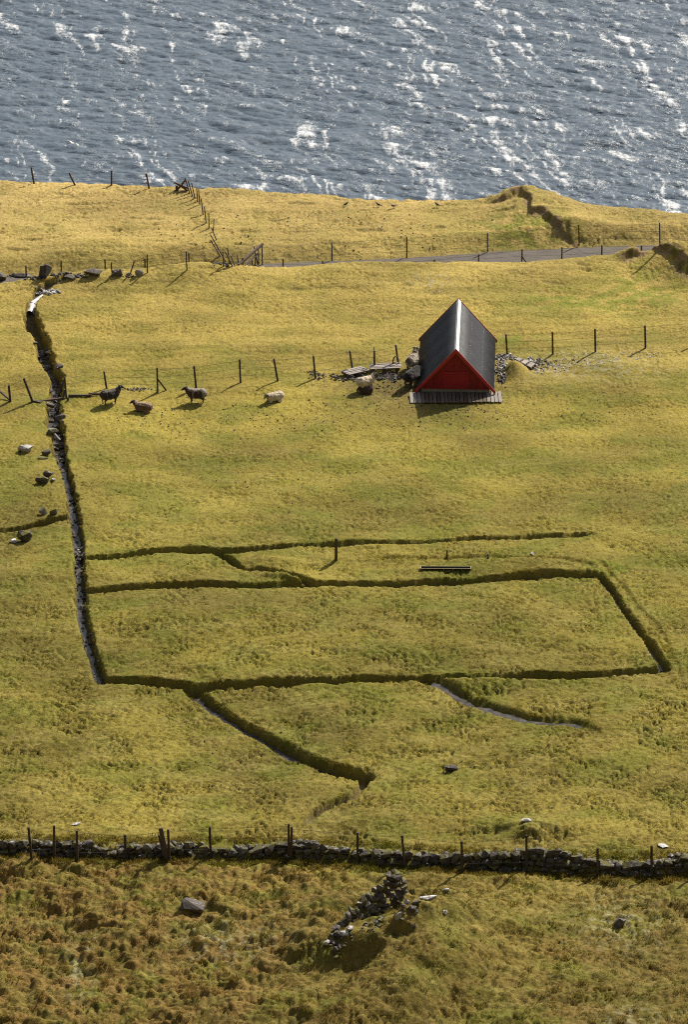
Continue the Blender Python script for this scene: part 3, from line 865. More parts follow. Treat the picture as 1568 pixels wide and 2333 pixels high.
boulder('boulder', 'white stone half sunk in the bank right of the ruin', 1014, 2087, 18, 11, mat='basalt_pale', seed=69, cat='stone')
boulder('boulder', 'pale block at the lower left end of the ruined wall', 785, 2139, 26, 15, mat='basalt_pale', seed=70, cat='stone')
boulder('boulder', 'small pale stone at the far end of the slab by the ruin', 1016, 2034, 16, 10, mat='basalt_pale', seed=72, cat='stone')

# ------------------------------------------------------------------ dry stone wall
WALL_TOP = [(-90, 1921), (0, 1921), (60, 1921), (190, 1925), (215, 1939), (262, 1939), (290, 1926), (330, 1933), (400, 1925), (450, 1933), (507, 1936), (560, 1928), (590, 1922), (680, 1923),
            (730, 1925), (772, 1931), (799, 1936), (885, 1934), (954, 1938), (1012, 1944), (1060, 1944), (1104, 1936), (1154, 1940), (1225, 1931), (1281, 1940), (1331, 1953), (1384, 1965), (1455, 1962),
            (1508, 1958), (1568, 1955), (1700, 1955)]
wu = [p[0] for p in WALL_TOP]
ws = scale_at(1960); wp = math.asin(CAM_H / math.hypot(CAM_H, float(np.mean(WY))))
def wall_at(x):
    y = float(np.interp(x, WX, WY))
    u = VW / 2 + x * FV / (y * CP + CAM_H * SP)
    vb = float(np.interp(x, WX, [p[1] for p in WALL_LINE]))
    h = (vb - float(np.interp(u, wu, [p[1] for p in WALL_TOP]))) / (ws * math.cos(wp)) - .10
    return y, max(.35, h)
wall = thing('stone_wall', (0, float(np.interp(0, WX, WY)), T(0, float(np.interp(0, WX, WY)))), 'dry stone wall of dark lichened stones crossing below the pasture', 'wall')
rw = random.Random(4)
placed = 0
extra_v, extra_f = [], []
def add_extra(pos, size, rz):
    me = stone_mesh('wall_stone', rw.randrange(NST))
    M = Matrix.LocRotScale(Vector(pos), Euler((0, 0, rz)), Vector(size))
    off = len(extra_v)
    extra_v.extend([tuple(M @ v.co) for v in me.vertices]); extra_f.extend([tuple(off + i for i in p.vertices) for p in me.polygons])
for course in range(6):
    x = -16.5
    while x < 16.5:
        y, h = wall_at(x)
        ncourse = max(2, int(round(h / .235)))
        if course >= ncourse:
            x += .3; continue
        ch = h / ncourse
        top = course == ncourse - 1
        wd = rw.uniform(.24, .46) * (1.15 if course == 0 else 1) * (1.0 if not top else rw.uniform(.85, 1.35))
        yy, zz = y + .16 + .045 * course, T(x, y - .05)
        zc = zz + ch * (course + .5) - .04 + rw.uniform(-.02, .02)
        sz = (wd * 1.22, rw.uniform(.34, .48), ch * rw.uniform(1.15, 1.4) * (rw.uniform(1.05, 1.5) if top else 1))
        pos = (x + wd / 2, yy + rw.uniform(-.05, .05), zc)
        ry = rw.uniform(-.18, .18) * (2.2 if top else 1)
        if abs(x) < 13.2 and placed < 296:
            stone_child(wall, pos, sz, (rw.uniform(-.2, .2), ry, rw.uniform(-.3, .3)), 'wall_stone'); placed += 1
        else:
            add_extra(pos, sz, rw.uniform(-.3, .3))
        x += wd * rw.uniform(.9, 1.02)
# back face and hearting: uncounted rubble behind the face
x = -16.5
while x < 16.5:
    y, h = wall_at(x)
    for k in range(int(h / .2)):
        add_extra((x, y + .42 + rw.uniform(-.05, .05), T(x, y) + .1 + k * .2), (.36, .34, .28), rw.uniform(0, 3))
    x += .26
o = mesh_from('hearting', extra_v, extra_f, 'wall_stone', wall); o['kind'] = 'stuff'

# ------------------------------------------------------------------ ruined hut corner
rb = hit(850, 2120)
ruin = thing('ruined_wall', (rb[0], rb[1], T(rb[0], rb[1])), 'collapsed stone hut corner rising to a jagged peak on the moor', 'ruin')
path = [((768, 2140), .45), ((795, 2122), .75), ((825, 2100), .95), ((858, 2084), 1.05), ((880, 2076), 1.35), ((903, 2068), 1.65), ((922, 2074), 1.2)]
rp = [(np.array([*G(u, v, .45)[:2]]), h) for (u, v), h in path]
rr_ = random.Random(9)
cum = [0]
for i in range(len(rp) - 1): cum.append(cum[-1] + float(np.hypot(*(rp[i + 1][0] - rp[i][0]))))
def ruin_at(s):
    px = np.interp(s, cum, [p[0][0] for p in rp]); py = np.interp(s, cum, [p[0][1] for p in rp]); h = np.interp(s, cum, [p[1] for p in rp])
    return float(px), float(py), float(h)
for course in range(13):
    s = rr_.uniform(0, .2)
    while s < cum[-1]:
        px, py, h = ruin_at(s)
        z0 = min(T(px, py), T(px + .15, py - .35)) - .05
        wd = rr_.uniform(.17, .36)
        if z0 + course * .2 < .55 + h - rr_.uniform(0, .2):
            sz = (wd * 1.3, rr_.uniform(.32, .5), rr_.uniform(.22, .32))
            stone_child(ruin, (px + rr_.uniform(-.06, .06), py + rr_.uniform(-.08, .08) + .02 * course, z0 + .2 * course), sz,
                        (rr_.uniform(-.3, .3), rr_.uniform(-.35, .35), .45 + rr_.uniform(-.4, .4)), 'basalt' if rr_.random() < .35 else 'basalt_mossy')
        s += wd * .95
for (u, v, a) in ((905, 2000, .42), (868, 2030, .42), (838, 2048, .4), (893, 2012, .34), (921, 2030, .3), (927, 2060, .34), (938, 2072, .3), (950, 2060, .3), (800, 2118, .3), (770, 2130, .32), (760, 2150, .28), (745, 2150, .25)):
    if v < 2035: p = above((0, rp[5][0][1] if u > 850 else rp[3][0][1], 0), u, v)
    else: p = hit(u, v); p[2] += .08
    stone_child(ruin, p, (a * 1.4, a, a * .8), (rr_.uniform(-.3, .3), rr_.uniform(-.4, .4), rr_.uniform(0, 3)), 'basalt_pale' if rr_.random() < .3 else 'basalt')

# ------------------------------------------------------------------ loose gravel and rubble (uncountable)
def scatter(name, label, spots, mat, seed, sink=.3):
    r = random.Random(seed)
    V_, F_ = [], []
    for (u, v, ru, rv, cnt, a, b_) in spots:
        c0 = hit(u, v); s = FV / math.sqrt(c0[0] ** 2 + c0[1] ** 2 + CAM_H ** 2); sp = CAM_H / math.sqrt(c0[0] ** 2 + c0[1] ** 2 + CAM_H ** 2)
        for _ in range(cnt):
            while True:
                q = (r.uniform(-1, 1), r.uniform(-1, 1))
                if q[0] ** 2 + q[1] ** 2 < r.uniform(.3, 1): break
            x, y = c0[0] + q[0] * ru / s, c0[1] + q[1] * rv / s / sp
            k = a + (b_ - a) * r.random() ** 2.2
            me = stone_mesh('basalt', r.randrange(NST))
            M = Matrix.LocRotScale(Vector((x, y, T(x, y) + k * (.35 - sink))), Euler((r.uniform(-.5, .5), r.uniform(-.5, .5), r.uniform(0, 6))), Vector((k * 1.3, k, k * .75)))
            off = len(V_)
            V_.extend([tuple(M @ v_.co) for v_ in me.vertices]); F_.extend([tuple(off + i for i in p.vertices) for p in me.polygons])
    o = mesh_from(name, V_, F_, mat)
    return tag(o, label, None, None, 'stuff')
scatter('rubble', 'broken stones strewn around the pallets left of the shed',
        [(735, 858, 40, 8, 60, .05, .16), (800, 862, 45, 9, 90, .06, .2), (885, 860, 40, 12, 150, .06, .22), (715, 850, 18, 8, 30, .04, .12)], 'basalt', 1)
scatter('pale_rubble', 'pale gravel and stones heaped right of the shed',
        [(1142, 835, 14, 34, 70, .05, .17), (1150, 815, 28, 12, 50, .05, .18), (1205, 826, 40, 14, 80, .05, .16), (1250, 838, 60, 18, 120, .04, .12), (1340, 820, 90, 20, 160, .03, .09), (1460, 810, 60, 12, 80, .03, .08)], 'basalt_pale', 2)
scatter('dark_rubble', 'dark stones mixed into the gravel right of the shed', [(1142, 840, 14, 36, 120, .06, .2), (1150, 815, 30, 12, 80, .06, .2), (1210, 828, 50, 14, 120, .05, .18), (1270, 830, 60, 14, 60, .04, .12)], 'basalt', 9)
scatter('verge_rubble', 'small stones lying between the verge boulders',
        [(20, 634, 25, 5, 30, .08, .25), (75, 634, 25, 5, 35, .08, .28), (140, 632, 30, 5, 30, .08, .22), (185, 630, 18, 4, 24, .08, .22), (290, 629, 25, 4, 20, .06, .15)], 'basalt', 3)
scatter('fence_rubble', 'small stones and mud clods along the fence foot near the black sheep', [(310, 888, 45, 5, 70, .04, .13), (500, 602, 25, 5, 25, .06, .22)], 'basalt', 4)
scatter('spring_stones', 'pale wet stones where the stream leaves the turf', [(112, 665, 30, 5, 55, .08, .28), (96, 668, 14, 4, 25, .08, .24)], 'basalt_pale', 5)
scatter('bank_stones', 'stones fallen from the ruin into the bank', [(775, 2150, 30, 18, 40, .1, .3), (850, 2105, 40, 18, 30, .08, .25), (930, 2080, 30, 15, 20, .08, .22)], 'basalt_mossy', 6)

scatter('clods', 'dark dung and mud clods scattered over the grazed turf',
        [(500, 960, 330, 50, 260, .03, .09), (900, 940, 330, 50, 260, .03, .10), (1250, 930, 280, 60, 160, .03, .09), (900, 880, 90, 18, 140, .03, .10), (600, 1120, 420, 90, 160, .03, .08), (700, 530, 500, 50, 160, .04, .12),
         (900, 1450, 450, 60, 140, .03, .08), (500, 1700, 350, 90, 120, .03, .08), (1200, 1780, 300, 80, 120, .03, .08)], 'peat_core', 8)

# ------------------------------------------------------------------ ditch water and bed stones
def along(pts, step):
    P = np.array([p for p in pts], float)
    L = np.concatenate([[0], np.cumsum(np.hypot(*np.diff(P[:, :2], axis=0).T))])
    s = np.arange(0, L[-1], step)
    return np.stack([np.interp(s, L, P[:, i]) for i in range(P.shape[1])], 1)
D = {d[0]: d[1] for d in DITCHES}
def water(key, a, b_, wfac, lift, label, name='ditch_water', shift=0.0):
    Q = along(D[key], .15)
    n_ = len(Q); Q = Q[int(a * n_):int(b_ * n_)]
    tx = np.gradient(Q[:, 0]); ty = np.gradient(Q[:, 1]); l = np.hypot(tx, ty); nx_, ny_ = -ty / l, tx / l
    Q[:, 0] += nx_ * shift * Q[:, 2]; Q[:, 1] += ny_ * shift * Q[:, 2]
    zc = samp(Z, Q[:, 0], Q[:, 1])
    zc = np.minimum(zc, np.minimum(samp(Z, Q[:, 0] + .05 * nx_, Q[:, 1] + .05 * ny_), samp(Z, Q[:, 0] - .05 * nx_, Q[:, 1] - .05 * ny_)))
    k = np.ones(7) / 7
    zc = np.convolve(np.pad(zc, 3, 'edge'), k, 'valid') + lift
    off = np.linspace(-1, 1, 5)
    wv_ = Q[:, 2] * wfac * np.clip(1 + .8 * pn(np.arange(len(Q)) / 5.0, np.zeros(len(Q)), 97) + .4 * pn(np.arange(len(Q)) / 1.7, np.zeros(len(Q)), 96), .15, 1.5)
    X_ = Q[:, 0][:, None] + nx_[:, None] * off * wv_[:, None]; Y_ = Q[:, 1][:, None] + ny_[:, None] * off * wv_[:, None]
    Z_ = np.repeat(zc[:, None], 5, 1) + .008 * pn(X_ / .2, Y_ / .2, 98)
    me = grid_mesh(name, X_, Y_, Z_)
    tag(link_mesh(name, me, 'burn_water'), label, None, None, 'structure')
water('stream', .16, 1.0, .52, .05, 'shallow grey stream running down the main ditch', 'stream_water', -.22)
water('ditch_b', .02, .85, .8, .12, 'shallow water in the slanting lower ditch')
water('path_c', .05, .93, .7, .08, 'wet gravelly trickle in the short right ditch')
water('ditch_g', .1, .97, .5, .03, 'thin water in the right hand ditch')
water('ditch_f', .42, .75, .6, .03, 'water at the middle of the upper cross ditch')

def bed_stones(key, a, b_, cnt, lo, hi, label, mat='basalt'):
    r = random.Random(len(label))
    Q = along(D[key], .05); n_ = len(Q); Q = Q[int(a * n_):int(b_ * n_)]
    V_, F_ = [], []
    for _ in range(cnt):
        q = Q[r.randrange(len(Q))]
        k = lo + (hi - lo) * r.random() ** 2
        x, y = q[0] + r.uniform(-.9, .9) * q[2], q[1] + r.uniform(-.4, .4) * q[2]
        me = stone_mesh('basalt', r.randrange(NST))
        M = Matrix.LocRotScale(Vector((x, y, T(x, y) + .05)), Euler((r.uniform(-.4, .4), r.uniform(-.4, .4), r.uniform(0, 6))), Vector((k * 1.3, k * 1.1, k * .7)))
        off = len(V_)
        V_.extend([tuple(M @ v_.co) for v_ in me.vertices]); F_.extend([tuple(off + i for i in p.vertices) for p in me.polygons])
    tag(mesh_from('bed_stones', V_, F_, mat), label, None, None, 'stuff')
bed_stones('stream', .14, .5, 170, .1, .38, 'dark stones lying in the upper stream bed')
bed_stones('stream', .5, 1.0, 150, .07, .2, 'dark stones poking through the lower stream')
bed_stones('ditch_b', .05, .6, 60, .04, .12, 'small stones in the slanting lower ditch')

# weir of piled stones across the stream
wb = hit(180, 1284)
weir = thing('stone_weir', (wb[0], wb[1], T(wb[0], wb[1])), 'little dam of piled dark stones across the stream', 'dam')
r = random.Random(12)
for k in range(34):
    q = (r.uniform(-.30, .30), r.uniform(-.1, .55), 0)
    x, y = wb[0] + q[0], wb[1] + q[1]
    stone_child(weir, (x, y, T(wb[0], wb[1]) + .12 + .35 * r.random() * (1 - abs(q[0]) * .8)), (r.uniform(.13, .24), r.uniform(.12, .2), r.uniform(.09, .16)), (r.uniform(-.5, .5), r.uniform(-.5, .5), r.uniform(0, 6)), 'basalt' if r.random() < .75 else 'basalt_pale')

# ------------------------------------------------------------------ culvert pipes
def pipe(name, p, q, ro, label):
    t = thing(name, p, label, 'pipe')
    V_, F_ = [], []
    P, Q = Vector([float(a) for a in p]), Vector([float(a) for a in q]); d = (Q - P).normalized()
    s = d.cross(Vector((0, 0, 1))).normalized(); u_ = s.cross(d)
    n_ = 20
    prof = [(0, ro * .84), (0, ro), ((Q - P).length, ro), ((Q - P).length, ro * .84)]
    for (l, rad) in prof:
        for k in range(n_):
            a = 2 * math.pi * k / n_
            V_.append(tuple(P + d * l + (s * math.cos(a) + u_ * math.sin(a)) * rad))
    for i in range(4):
        for k in range(n_):
            F_.append((i * n_ + k, i * n_ + (k + 1) % n_, ((i + 1) % 4) * n_ + (k + 1) % n_, ((i + 1) % 4) * n_ + k))
    mesh_from('pipe_barrel', V_, F_, 'pipe_plastic', t, smooth=False)
    L = (Q - P).length
    for f in (0.03, .97):
        V_, F_ = [], []
        c0 = P + d * (L * f)
        for (l, rad) in ((-.06, ro * 1.01), (-.06, ro * 1.1), (.06, ro * 1.1), (.06, ro * 1.01)):
            for k in range(n_):
                a = 2 * math.pi * k / n_
                V_.append(tuple(c0 + d * l + (s * math.cos(a) + u_ * math.sin(a)) * rad))
        for i in range(4):
            for k in range(n_):
                F_.append((i * n_ + k, i * n_ + (k + 1) % n_, ((i + 1) % 4) * n_ + (k + 1) % n_, ((i + 1) % 4) * n_ + k))
        mesh_from('collar', V_, F_, 'pipe_plastic', t)
a_ = G(104, 672, -.10); b2 = G(77, 691, -.16)
pipe('culvert_pipe', a_, b2, .13, 'slim pale grey pipe slanting down from the spring stones')
a_ = G(72.5, 695, -.18); b2 = G(68, 716, -.34)
pipe('culvert_pipe', a_, b2, .20, 'short thick pale grey pipe emptying into the stream ditch')

# ------------------------------------------------------------------ fences
def post_at(parent, base, top, w_, mat='post_wood', name='post', deep=.2):
    b0 = np.array(base, float); t0 = np.array(top, float)
    d = (b0 - t0) / np.linalg.norm(b0 - t0)
    V_, F_ = beam(b0 + d * deep, t0, w_, w_ * .9, .92)
    return mesh_from(name, V_, F_, mat, parent)

def wires(parent, ends, fr=(.3, .62, .93), r=.006):
    for f in fr:
        pts = []
        for (b0, t0) in ends:
            pts.append(np.array(b0) * (1 - f) + np.array(t0) * f)
        if len(pts) > 1:
            V_, F_ = tube(pts, r, 4)
            mesh_from('wire', V_, F_, 'wire_steel', parent)

def fence(name, label, posts, wire=True, mat='post_wood', cat='fence', w_=.085, fr=(.3, .62, .93), dy=0.0):
    pts = []
    for p in posts:
        if len(p) == 3:           # hidden foot: (u_top, v_top, height)
            ut, vt, h = p
            gx = G(ut, vt + h * 46)[0]
            y = float(np.interp(gx, *RC)) + .25
            d = ray(ut, vt); t = y / d[1]
            top = np.array([d[0] * t, y, CAM_H + d[2] * t])
            base = np.array([top[0], y, T(top[0], y)])
        else:
            (ub, vb), (ut, vt) = p[0], p[1]
            base = hit(ub, vb); top = above(base, ut, vt, (p[2] if len(p) > 2 and isinstance(p[2], float) else 0.0))
        pts.append((base, top))
    t = thing(name, pts[0][0], label, cat)
    for b0, t0 in pts: post_at(t, b0, t0, w_, mat)
    if wire: wires(t, pts, fr)
    return t, pts

t, pts = fence('wire_fence', 'low post and wire fence running from the stream to the shed',
      [((151, 907), (147, 859)), ((243, 886), (237, 847)), ((359, 894), (358, 838)), ((447, 885), (442, 834)), ((548, 873), (546, 819)), ((633, 868), (624, 818)),
       ((719, 862), (714, 811)), ((804, 846), (797, 800)), ((854, 841), (853, 799)), ((908, 834), (902, 786))])
b0 = pts[2]
V_, F_ = beam(b0[0] * .45 + b0[1] * .55, hit(379, 890), .06); mesh_from('brace', V_, F_, 'post_wood', t)
V_, F_ = beam(hit(150, 906) + [-.1, 0, -.1], hit(147, 900) + [0, 0, .25], .08); mesh_from('stub', V_, F_, 'post_wood', t)
V_, F_ = beam(hit(852, 838) + [0, .06, 0], above(hit(852, 838), 852, 791), .035); mesh_from('stake', V_, F_, 'post_wood', t)

t, pts = fence('wire_fence', 'broken fence with a leaning post left of the stream',
      [((-30, 925), (-34, 886)), ((23.5, 915), (20, 878)), ((75, 917), (54, 862))], w_=.10)
V_, F_ = beam(hit(24, 914) + [0, 0, .03], hit(-3, 905) + [0, 0, .35], .07); mesh_from('brace', V_, F_, 'post_wood', t)

fence('wire_fence', 'post and wire fence running right of the shed along the gravel',
      [((1156, 809), (1153, 762)), ((1260, 807), (1259, 757)), ((1357, 802), (1356, 750)), ((1471, 794), (1470, 742)), ((1590, 783), (1588, 733))])

t, pts = fence('wire_fence', 'fence along the near edge of the road, feet hidden by the bank',
      [(59, 606, 1), (139, 594, 1), (239, 591, 1), (330, 590, 1), (430, 577, 1), (553, 588, 1), (645, 590, 1), (735, 595, 1), (825, 598, 1), (908, 597, 1), (990, 592, 1), (1091, 580, 1), (1190, 568, 1), (1281, 564, 1), (1372, 559, 1), (1462, 560, 1), (1554, 562, 1)], w_=.07)
V_, F_ = beam(pts[12][0] * .4 + pts[12][1] * .6, pts[12][0] + [.35, .1, 0], .05); mesh_from('brace', V_, F_, 'post_wood', t)
fence('wire_fence', 'fence on the far verge of the road below the cliff top pasture',
      [((256, 631), (253, 598)), ((297, 624), (306, 596)), ((336, 622), (335, 580)), ((426, 616), (424, 573)), ((757, 596), (756, 552)), ((927, 588), (927, 540)), ((1111, 577), (1111, 531)), ((1320, 558), (1319, 513)), ((1504, 560), (1503, 508)), ((1640, 557), (1640, 505))], w_=.06)
fence('wire_fence', 'four crooked posts of the cliff edge fence against the sea',
      [((77.5, 420), (71, 382)), ((171, 423), (157.5, 395)), ((254, 423), (254, 390)), ((340, 430), (333, 396))], w_=.085)
zz = lambda a, b_: (371 + a * .1721, 391.3 + b_ * .1721)
fence('post_fence', 'run of crooked old posts leading from the cliff edge to the road',
      [(zz(355, 290), zz(295, 85)), (zz(390, 320), zz(335, 120)), (zz(425, 360), zz(380, 150)), (zz(460, 400), zz(447, 215)), (zz(490, 445), zz(473, 235)), (zz(533, 575), zz(507, 360)),
       (zz(573, 685), zz(550, 465)), (zz(612, 755), zz(608, 548)), (zz(668, 800), zz(677, 625)), (zz(710, 910), zz(645, 745)), (zz(830, 1190), zz(630, 835)), (zz(760, 1120), zz(630, 905)),
       (zz(797, 1260), zz(795, 1060)), (zz(885, 1220), zz(855, 1008)), (zz(920, 1255), zz(825, 1060)), (zz(955, 1255), zz(903, 1120)), (zz(1005, 1230), zz(985, 1105))], mat='old_timber', w_=.055, fr=(.8,))
# trestle on the cliff edge
b0 = hit(*zz(185, 255))
t = thing('timber_trestle', b0, 'crossed grey timbers at the cliff edge end of the crooked posts', 'trestle')
post_at(t, b0, above(b0, *zz(185, 188)), .13, 'old_timber', 'post')
e1 = hit(*zz(345, 262))
for nm, a_, c_, w_ in (('rail', zz(150, 145), zz(345, 228), .075), ('rail', zz(165, 150), zz(340, 262), .07), ('strut', zz(190, 245), zz(308, 105), .08), ('sill', zz(150, 258), zz(345, 264), .08)):
    V_, F_ = beam(above(b0, *a_, .02 if nm == 'strut' else -.05), above(e1 if nm != 'strut' else b0, *c_, .05), w_); mesh_from(nm, V_, F_, 'old_timber', t)
# ramp-like gate frame by the road
b0 = hit(*zz(1320, 1240)); b1 = hit(*zz(1000, 1245))
t = thing('ramp_trestle', b0, 'leaning timber frame with a sloping rail beside the road', 'frame')
for (a_, c_) in ((zz(1320, 1245), zz(1310, 962)), (zz(1270, 1240), zz(1265, 1000)), (zz(1260, 1240), zz(1205, 990)), (zz(1185, 1238), zz(1180, 1160)), (zz(1225, 1230), zz(1230, 1100))):
    p = hit(*a_); post_at(t, p, above(p, *c_), .06, 'old_timber', 'post')
V_, F_ = beam(b1 + [0, 0, .02], above(b0, *zz(1322, 958), -.06), .11); mesh_from('rail', V_, F_, 'old_timber', t)
V_, F_ = beam(hit(*zz(1090, 1245)), above(b0, *zz(1270, 1075), -.1), .07); mesh_from('rail', V_, F_, 'old_timber', t)

# fence posts along the dry stone wall
t, pts = fence('wire_fence', 'dark fence posts standing along the dry stone wall',
      [((72, 1956), (65, 1884)), ((124, 1956), (123, 1880)), ((176, 1962), (175, 1891)), ((286, 1960), (285, 1901)), ((385.5, 1956), (383, 1889)), ((480, 1956), (478, 1883)),
       ((658, 1957), (658, 1876)), ((663, 1958), (665, 1883)), ((815, 1966), (815, 1896)), ((923, 1974), (916, 1902)), ((1054, 1988), (1052, 1916)), ((1200, 1990), (1200, 1902)), ((1362, 1994), (1362, 1931)), ((1485, 1994), (1485, 1926)), ((1590, 1998), (1590, 1930))], w_=.095)
p = hit(381, 1957)
V_, F_ = beam(p, above(p, 366, 1886), .19, .1, .8); mesh_from('broad_post', V_, F_, 'post_wood', t)
V_, F_ = beam(p + [-.06, -.05, 0], above(p, 361, 1902), .06); mesh_from('stake', V_, F_, 'post_wood', t)
p = above(hit(300, 1957), 298, 1941); q = above(hit(300, 1957), 322, 1928, .15)
V_, F_ = beam(p, q, .09, .05)
tag(mesh_from('loose_plank', V_, F_, 'old_timber'), 'short grey plank leaning on top of the dry stone wall', 'plank')

# single posts in the pasture
def lone_post(base, top, w_, label, mat='post_wood', name='post_stump'):
    b0 = hit(*base); t0 = above(b0, *top)
    d = (b0 - t0) / np.linalg.norm(b0 - t0)
    V_, F_ = beam(b0 + d * .2, t0, w_, w_, .95)
    tag(mesh_from(name, V_, F_, mat), label, 'post')
lone_post((766, 1276), (766, 1226), .12, 'stout dark post standing alone above the rectangular field')
lone_post((1019, 1272), (1019, 1253), .07, 'short thin stump behind the long trough')
lone_post((1113, 1271), (1112, 1262), .06, 'tiny stump right of the thin stump behind the trough')
lone_post((496, 2632 * .6747 - 1776 + 1630), (496, 1619), .04, 'thin dark stick in the lower left pasture')

# fallen timbers
def timber(p, q, w_, label, h_=None, mat='old_timber'):
    V_, F_ = beam(p, q, w_, h_ or w_)
    tag(mesh_from('fallen_timber', V_, F_, mat), label, 'timber')
timber(hit(156, 904) + [0, 0, .06], hit(209, 904) + [0, 0, .06], .075, 'dark fallen rail lying from the stream fence post', mat='post_wood')
timber(hit(202, 902) + [0, 0, .1], hit(236, 901) + [0, 0, .07], .08, 'shorter fallen rail ending behind the black sheep', mat='post_wood')
timber(G(76, 914, .05), G(123, 926, -.12), .11, 'dark plank sloping into the stream from the leaning post', mat='post_wood')
timber(G(80, 916, .0), G(147, 907, .1), .07, 'thin pole bridging the stream at the broken fence')
timber(G(104, 917, -.12), G(122, 923, -.16), .06, 'pale stick in the stream under the thin pole', mat='pale_plank')
timber(G(122, 986, .0), G(137, 1003, -.2), .07, 'white bleached stick lying over the dark stream rock', mat='pale_plank')
p = hit(155, 913); V_, F_ = beam(p + [0, 0, -.1], p + [0, 0, .17], .08); tag(mesh_from('post_stump', V_, F_, 'post_wood'), 'stub of a broken post below the fallen rail', 'post')

# ------------------------------------------------------------------ the shed
sb = G(1038, 899)
zb = T(sb[0], sb[1] - .2)
SHED = thing('red_shed', (sb[0], sb[1], zb), 'steep roofed red sheep shed with dark corrugated roof', 'shed', rot=(0, 0, math.radians(-2.4)))
HW, EH, AH, Y0, Y1 = 1.74, .27, 2.27, -.16, 5.22
SL = (AH - EH) / HW
def loc_mesh(name, V_, F_, mat, parent, smooth=False):
    return mesh_from(name, V_, F_, mat, parent, smooth, world=False)
def lbox(x0, x1, y0, y1, z0, z1):
    V_ = [(x0, y0, z0), (x1, y0, z0), (x1, y1, z0), (x0, y1, z0), (x0, y0, z1), (x1, y0, z1), (x1, y1, z1), (x0, y1, z1)]
    return V_, [(3, 2, 1, 0), (4, 5, 6, 7), (0, 1, 5, 4), (1, 2, 6, 5), (2, 3, 7, 6), (3, 0, 4, 7)]
V_, F_ = lbox(-1.52, 1.52, 0.0, 5.1, -.3, .30); loc_mesh('plinth', V_, F_, 'concrete', SHED)
# gable boards, each with its sloping head
bw = .122
for yg, thick in ((-.03, .028), (5.10, .028)):
    x = -1.50
    while x < 1.49:
        xa, xb = x + .002, min(x + bw - .002, 1.5)
        dz = random.uniform(-.003, .003)
        za, zb_ = EH + (HW - abs(xa)) * SL - .09, EH + (HW - abs(xb)) * SL - .09
        zm = EH + HW * SL - .09
        lo = .305
        if max(za, zb_) > lo + .02:
            za, zb_ = max(za, lo + .01), max(zb_, lo + .01)
            y0_, y1_ = yg + dz, yg + thick + dz
            V_ = [(xa, y0_, lo), (xb, y0_, lo), (xb, y0_, zb_), (xa, y0_, za), (xa, y1_, lo), (xb, y1_, lo), (xb, y1_, zb_), (xa, y1_, za)]
            F_ = [(0, 1, 2, 3), (7, 6, 5, 4), (4, 5, 1, 0), (5, 6, 2, 1), (6, 7, 3, 2), (7, 4, 0, 3)]
            loc_mesh('gable_board', V_, F_, 'red_paint', SHED)
        x += bw
V_, F_ = lbox(-1.50, 1.50, .02, 5.08, .30, .32); loc_mesh('floor', V_, F_, 'concrete', SHED)
door = None
V_, F_ = lbox(-.55, .60, -.058, -.033, .33, 1.16); door = loc_mesh('door', V_, F_, 'red_door', SHED)
V_, F_ = lbox(-.53, .58, -.072, -.0585, .44, .53); loc_mesh('door_rail', V_, F_, 'red_door', door)
V_, F_ = lbox(-.53, .58, -.072, -.0585, .95, 1.04); loc_mesh('door_rail', V_, F_, 'red_door', door)
# corrugated roof slopes
def slope(sgn):
    n_ = 360
    yy = np.linspace(Y0 + .03, Y1 - .03, n_)
    c_ = .013 * np.sin(yy / .088 * 2 * np.pi)
    nx_, nz_ = sgn * SL / math.hypot(SL, 1), 1 / math.hypot(SL, 1)
    V_, F_ = [], []
    rows = [(.015, AH - .01), (.58, None), (1.16, None), (HW - .03, None)]
    for (xx, _) in rows:
        z = EH + (HW - xx) * SL + .03
        for j in range(n_):
            V_.append((sgn * xx + nx_ * c_[j], yy[j], z + nz_ * c_[j]))
    for k in range(len(rows) - 1):
        for j in range(n_ - 1):
            f = (k * n_ + j, k * n_ + j + 1, (k + 1) * n_ + j + 1, (k + 1) * n_ + j)
            F_.append(f if sgn < 0 else f[::-1])
    o = loc_mesh('roof_slope', V_, F_, 'roof_steel', SHED, True)
    md = o.modifiers.new('thickness', 'SOLIDIFY'); md.thickness = .012; md.offset = -1
    return o
slopes = {s: slope(s) for s in (-1, 1)}
slopes[-1]['label'] = 'left dark grey corrugated roof slope'
slopes[1]['label'] = 'right dark grey corrugated roof slope with rows of bright screws'
# screws
V_, F_ = [], []
for xx in (.62, 1.15):
    k = 0
    y = Y0 + .2
    while y < Y1 - .1:
        if random.random() < .85:
            z = EH + (HW - xx) * SL + .03
            nx_, nz_ = SL / math.hypot(SL, 1), 1 / math.hypot(SL, 1)
            c_ = Vector((xx + nx_ * .018, y + random.uniform(-.01, .01), z + nz_ * .018)); off = len(V_)
            rr = random.uniform(.010, .018)
            for a in range(6):
                V_.append(tuple(c_ + Vector((0, math.cos(a * math.pi / 3), 0)) * rr + Vector((nz_, 0, -nx_)) * (math.sin(a * math.pi / 3) * rr)))
            V_.append(tuple(c_ + Vector((nx_, 0, nz_)) * .012))
            for a in range(6): F_.append((off + a, off + (a + 1) % 6, off + 6))
        y += .088 * 2
o = loc_mesh('screws', V_, F_, 'screw_steel', slopes[1]); o['kind'] = 'stuff'
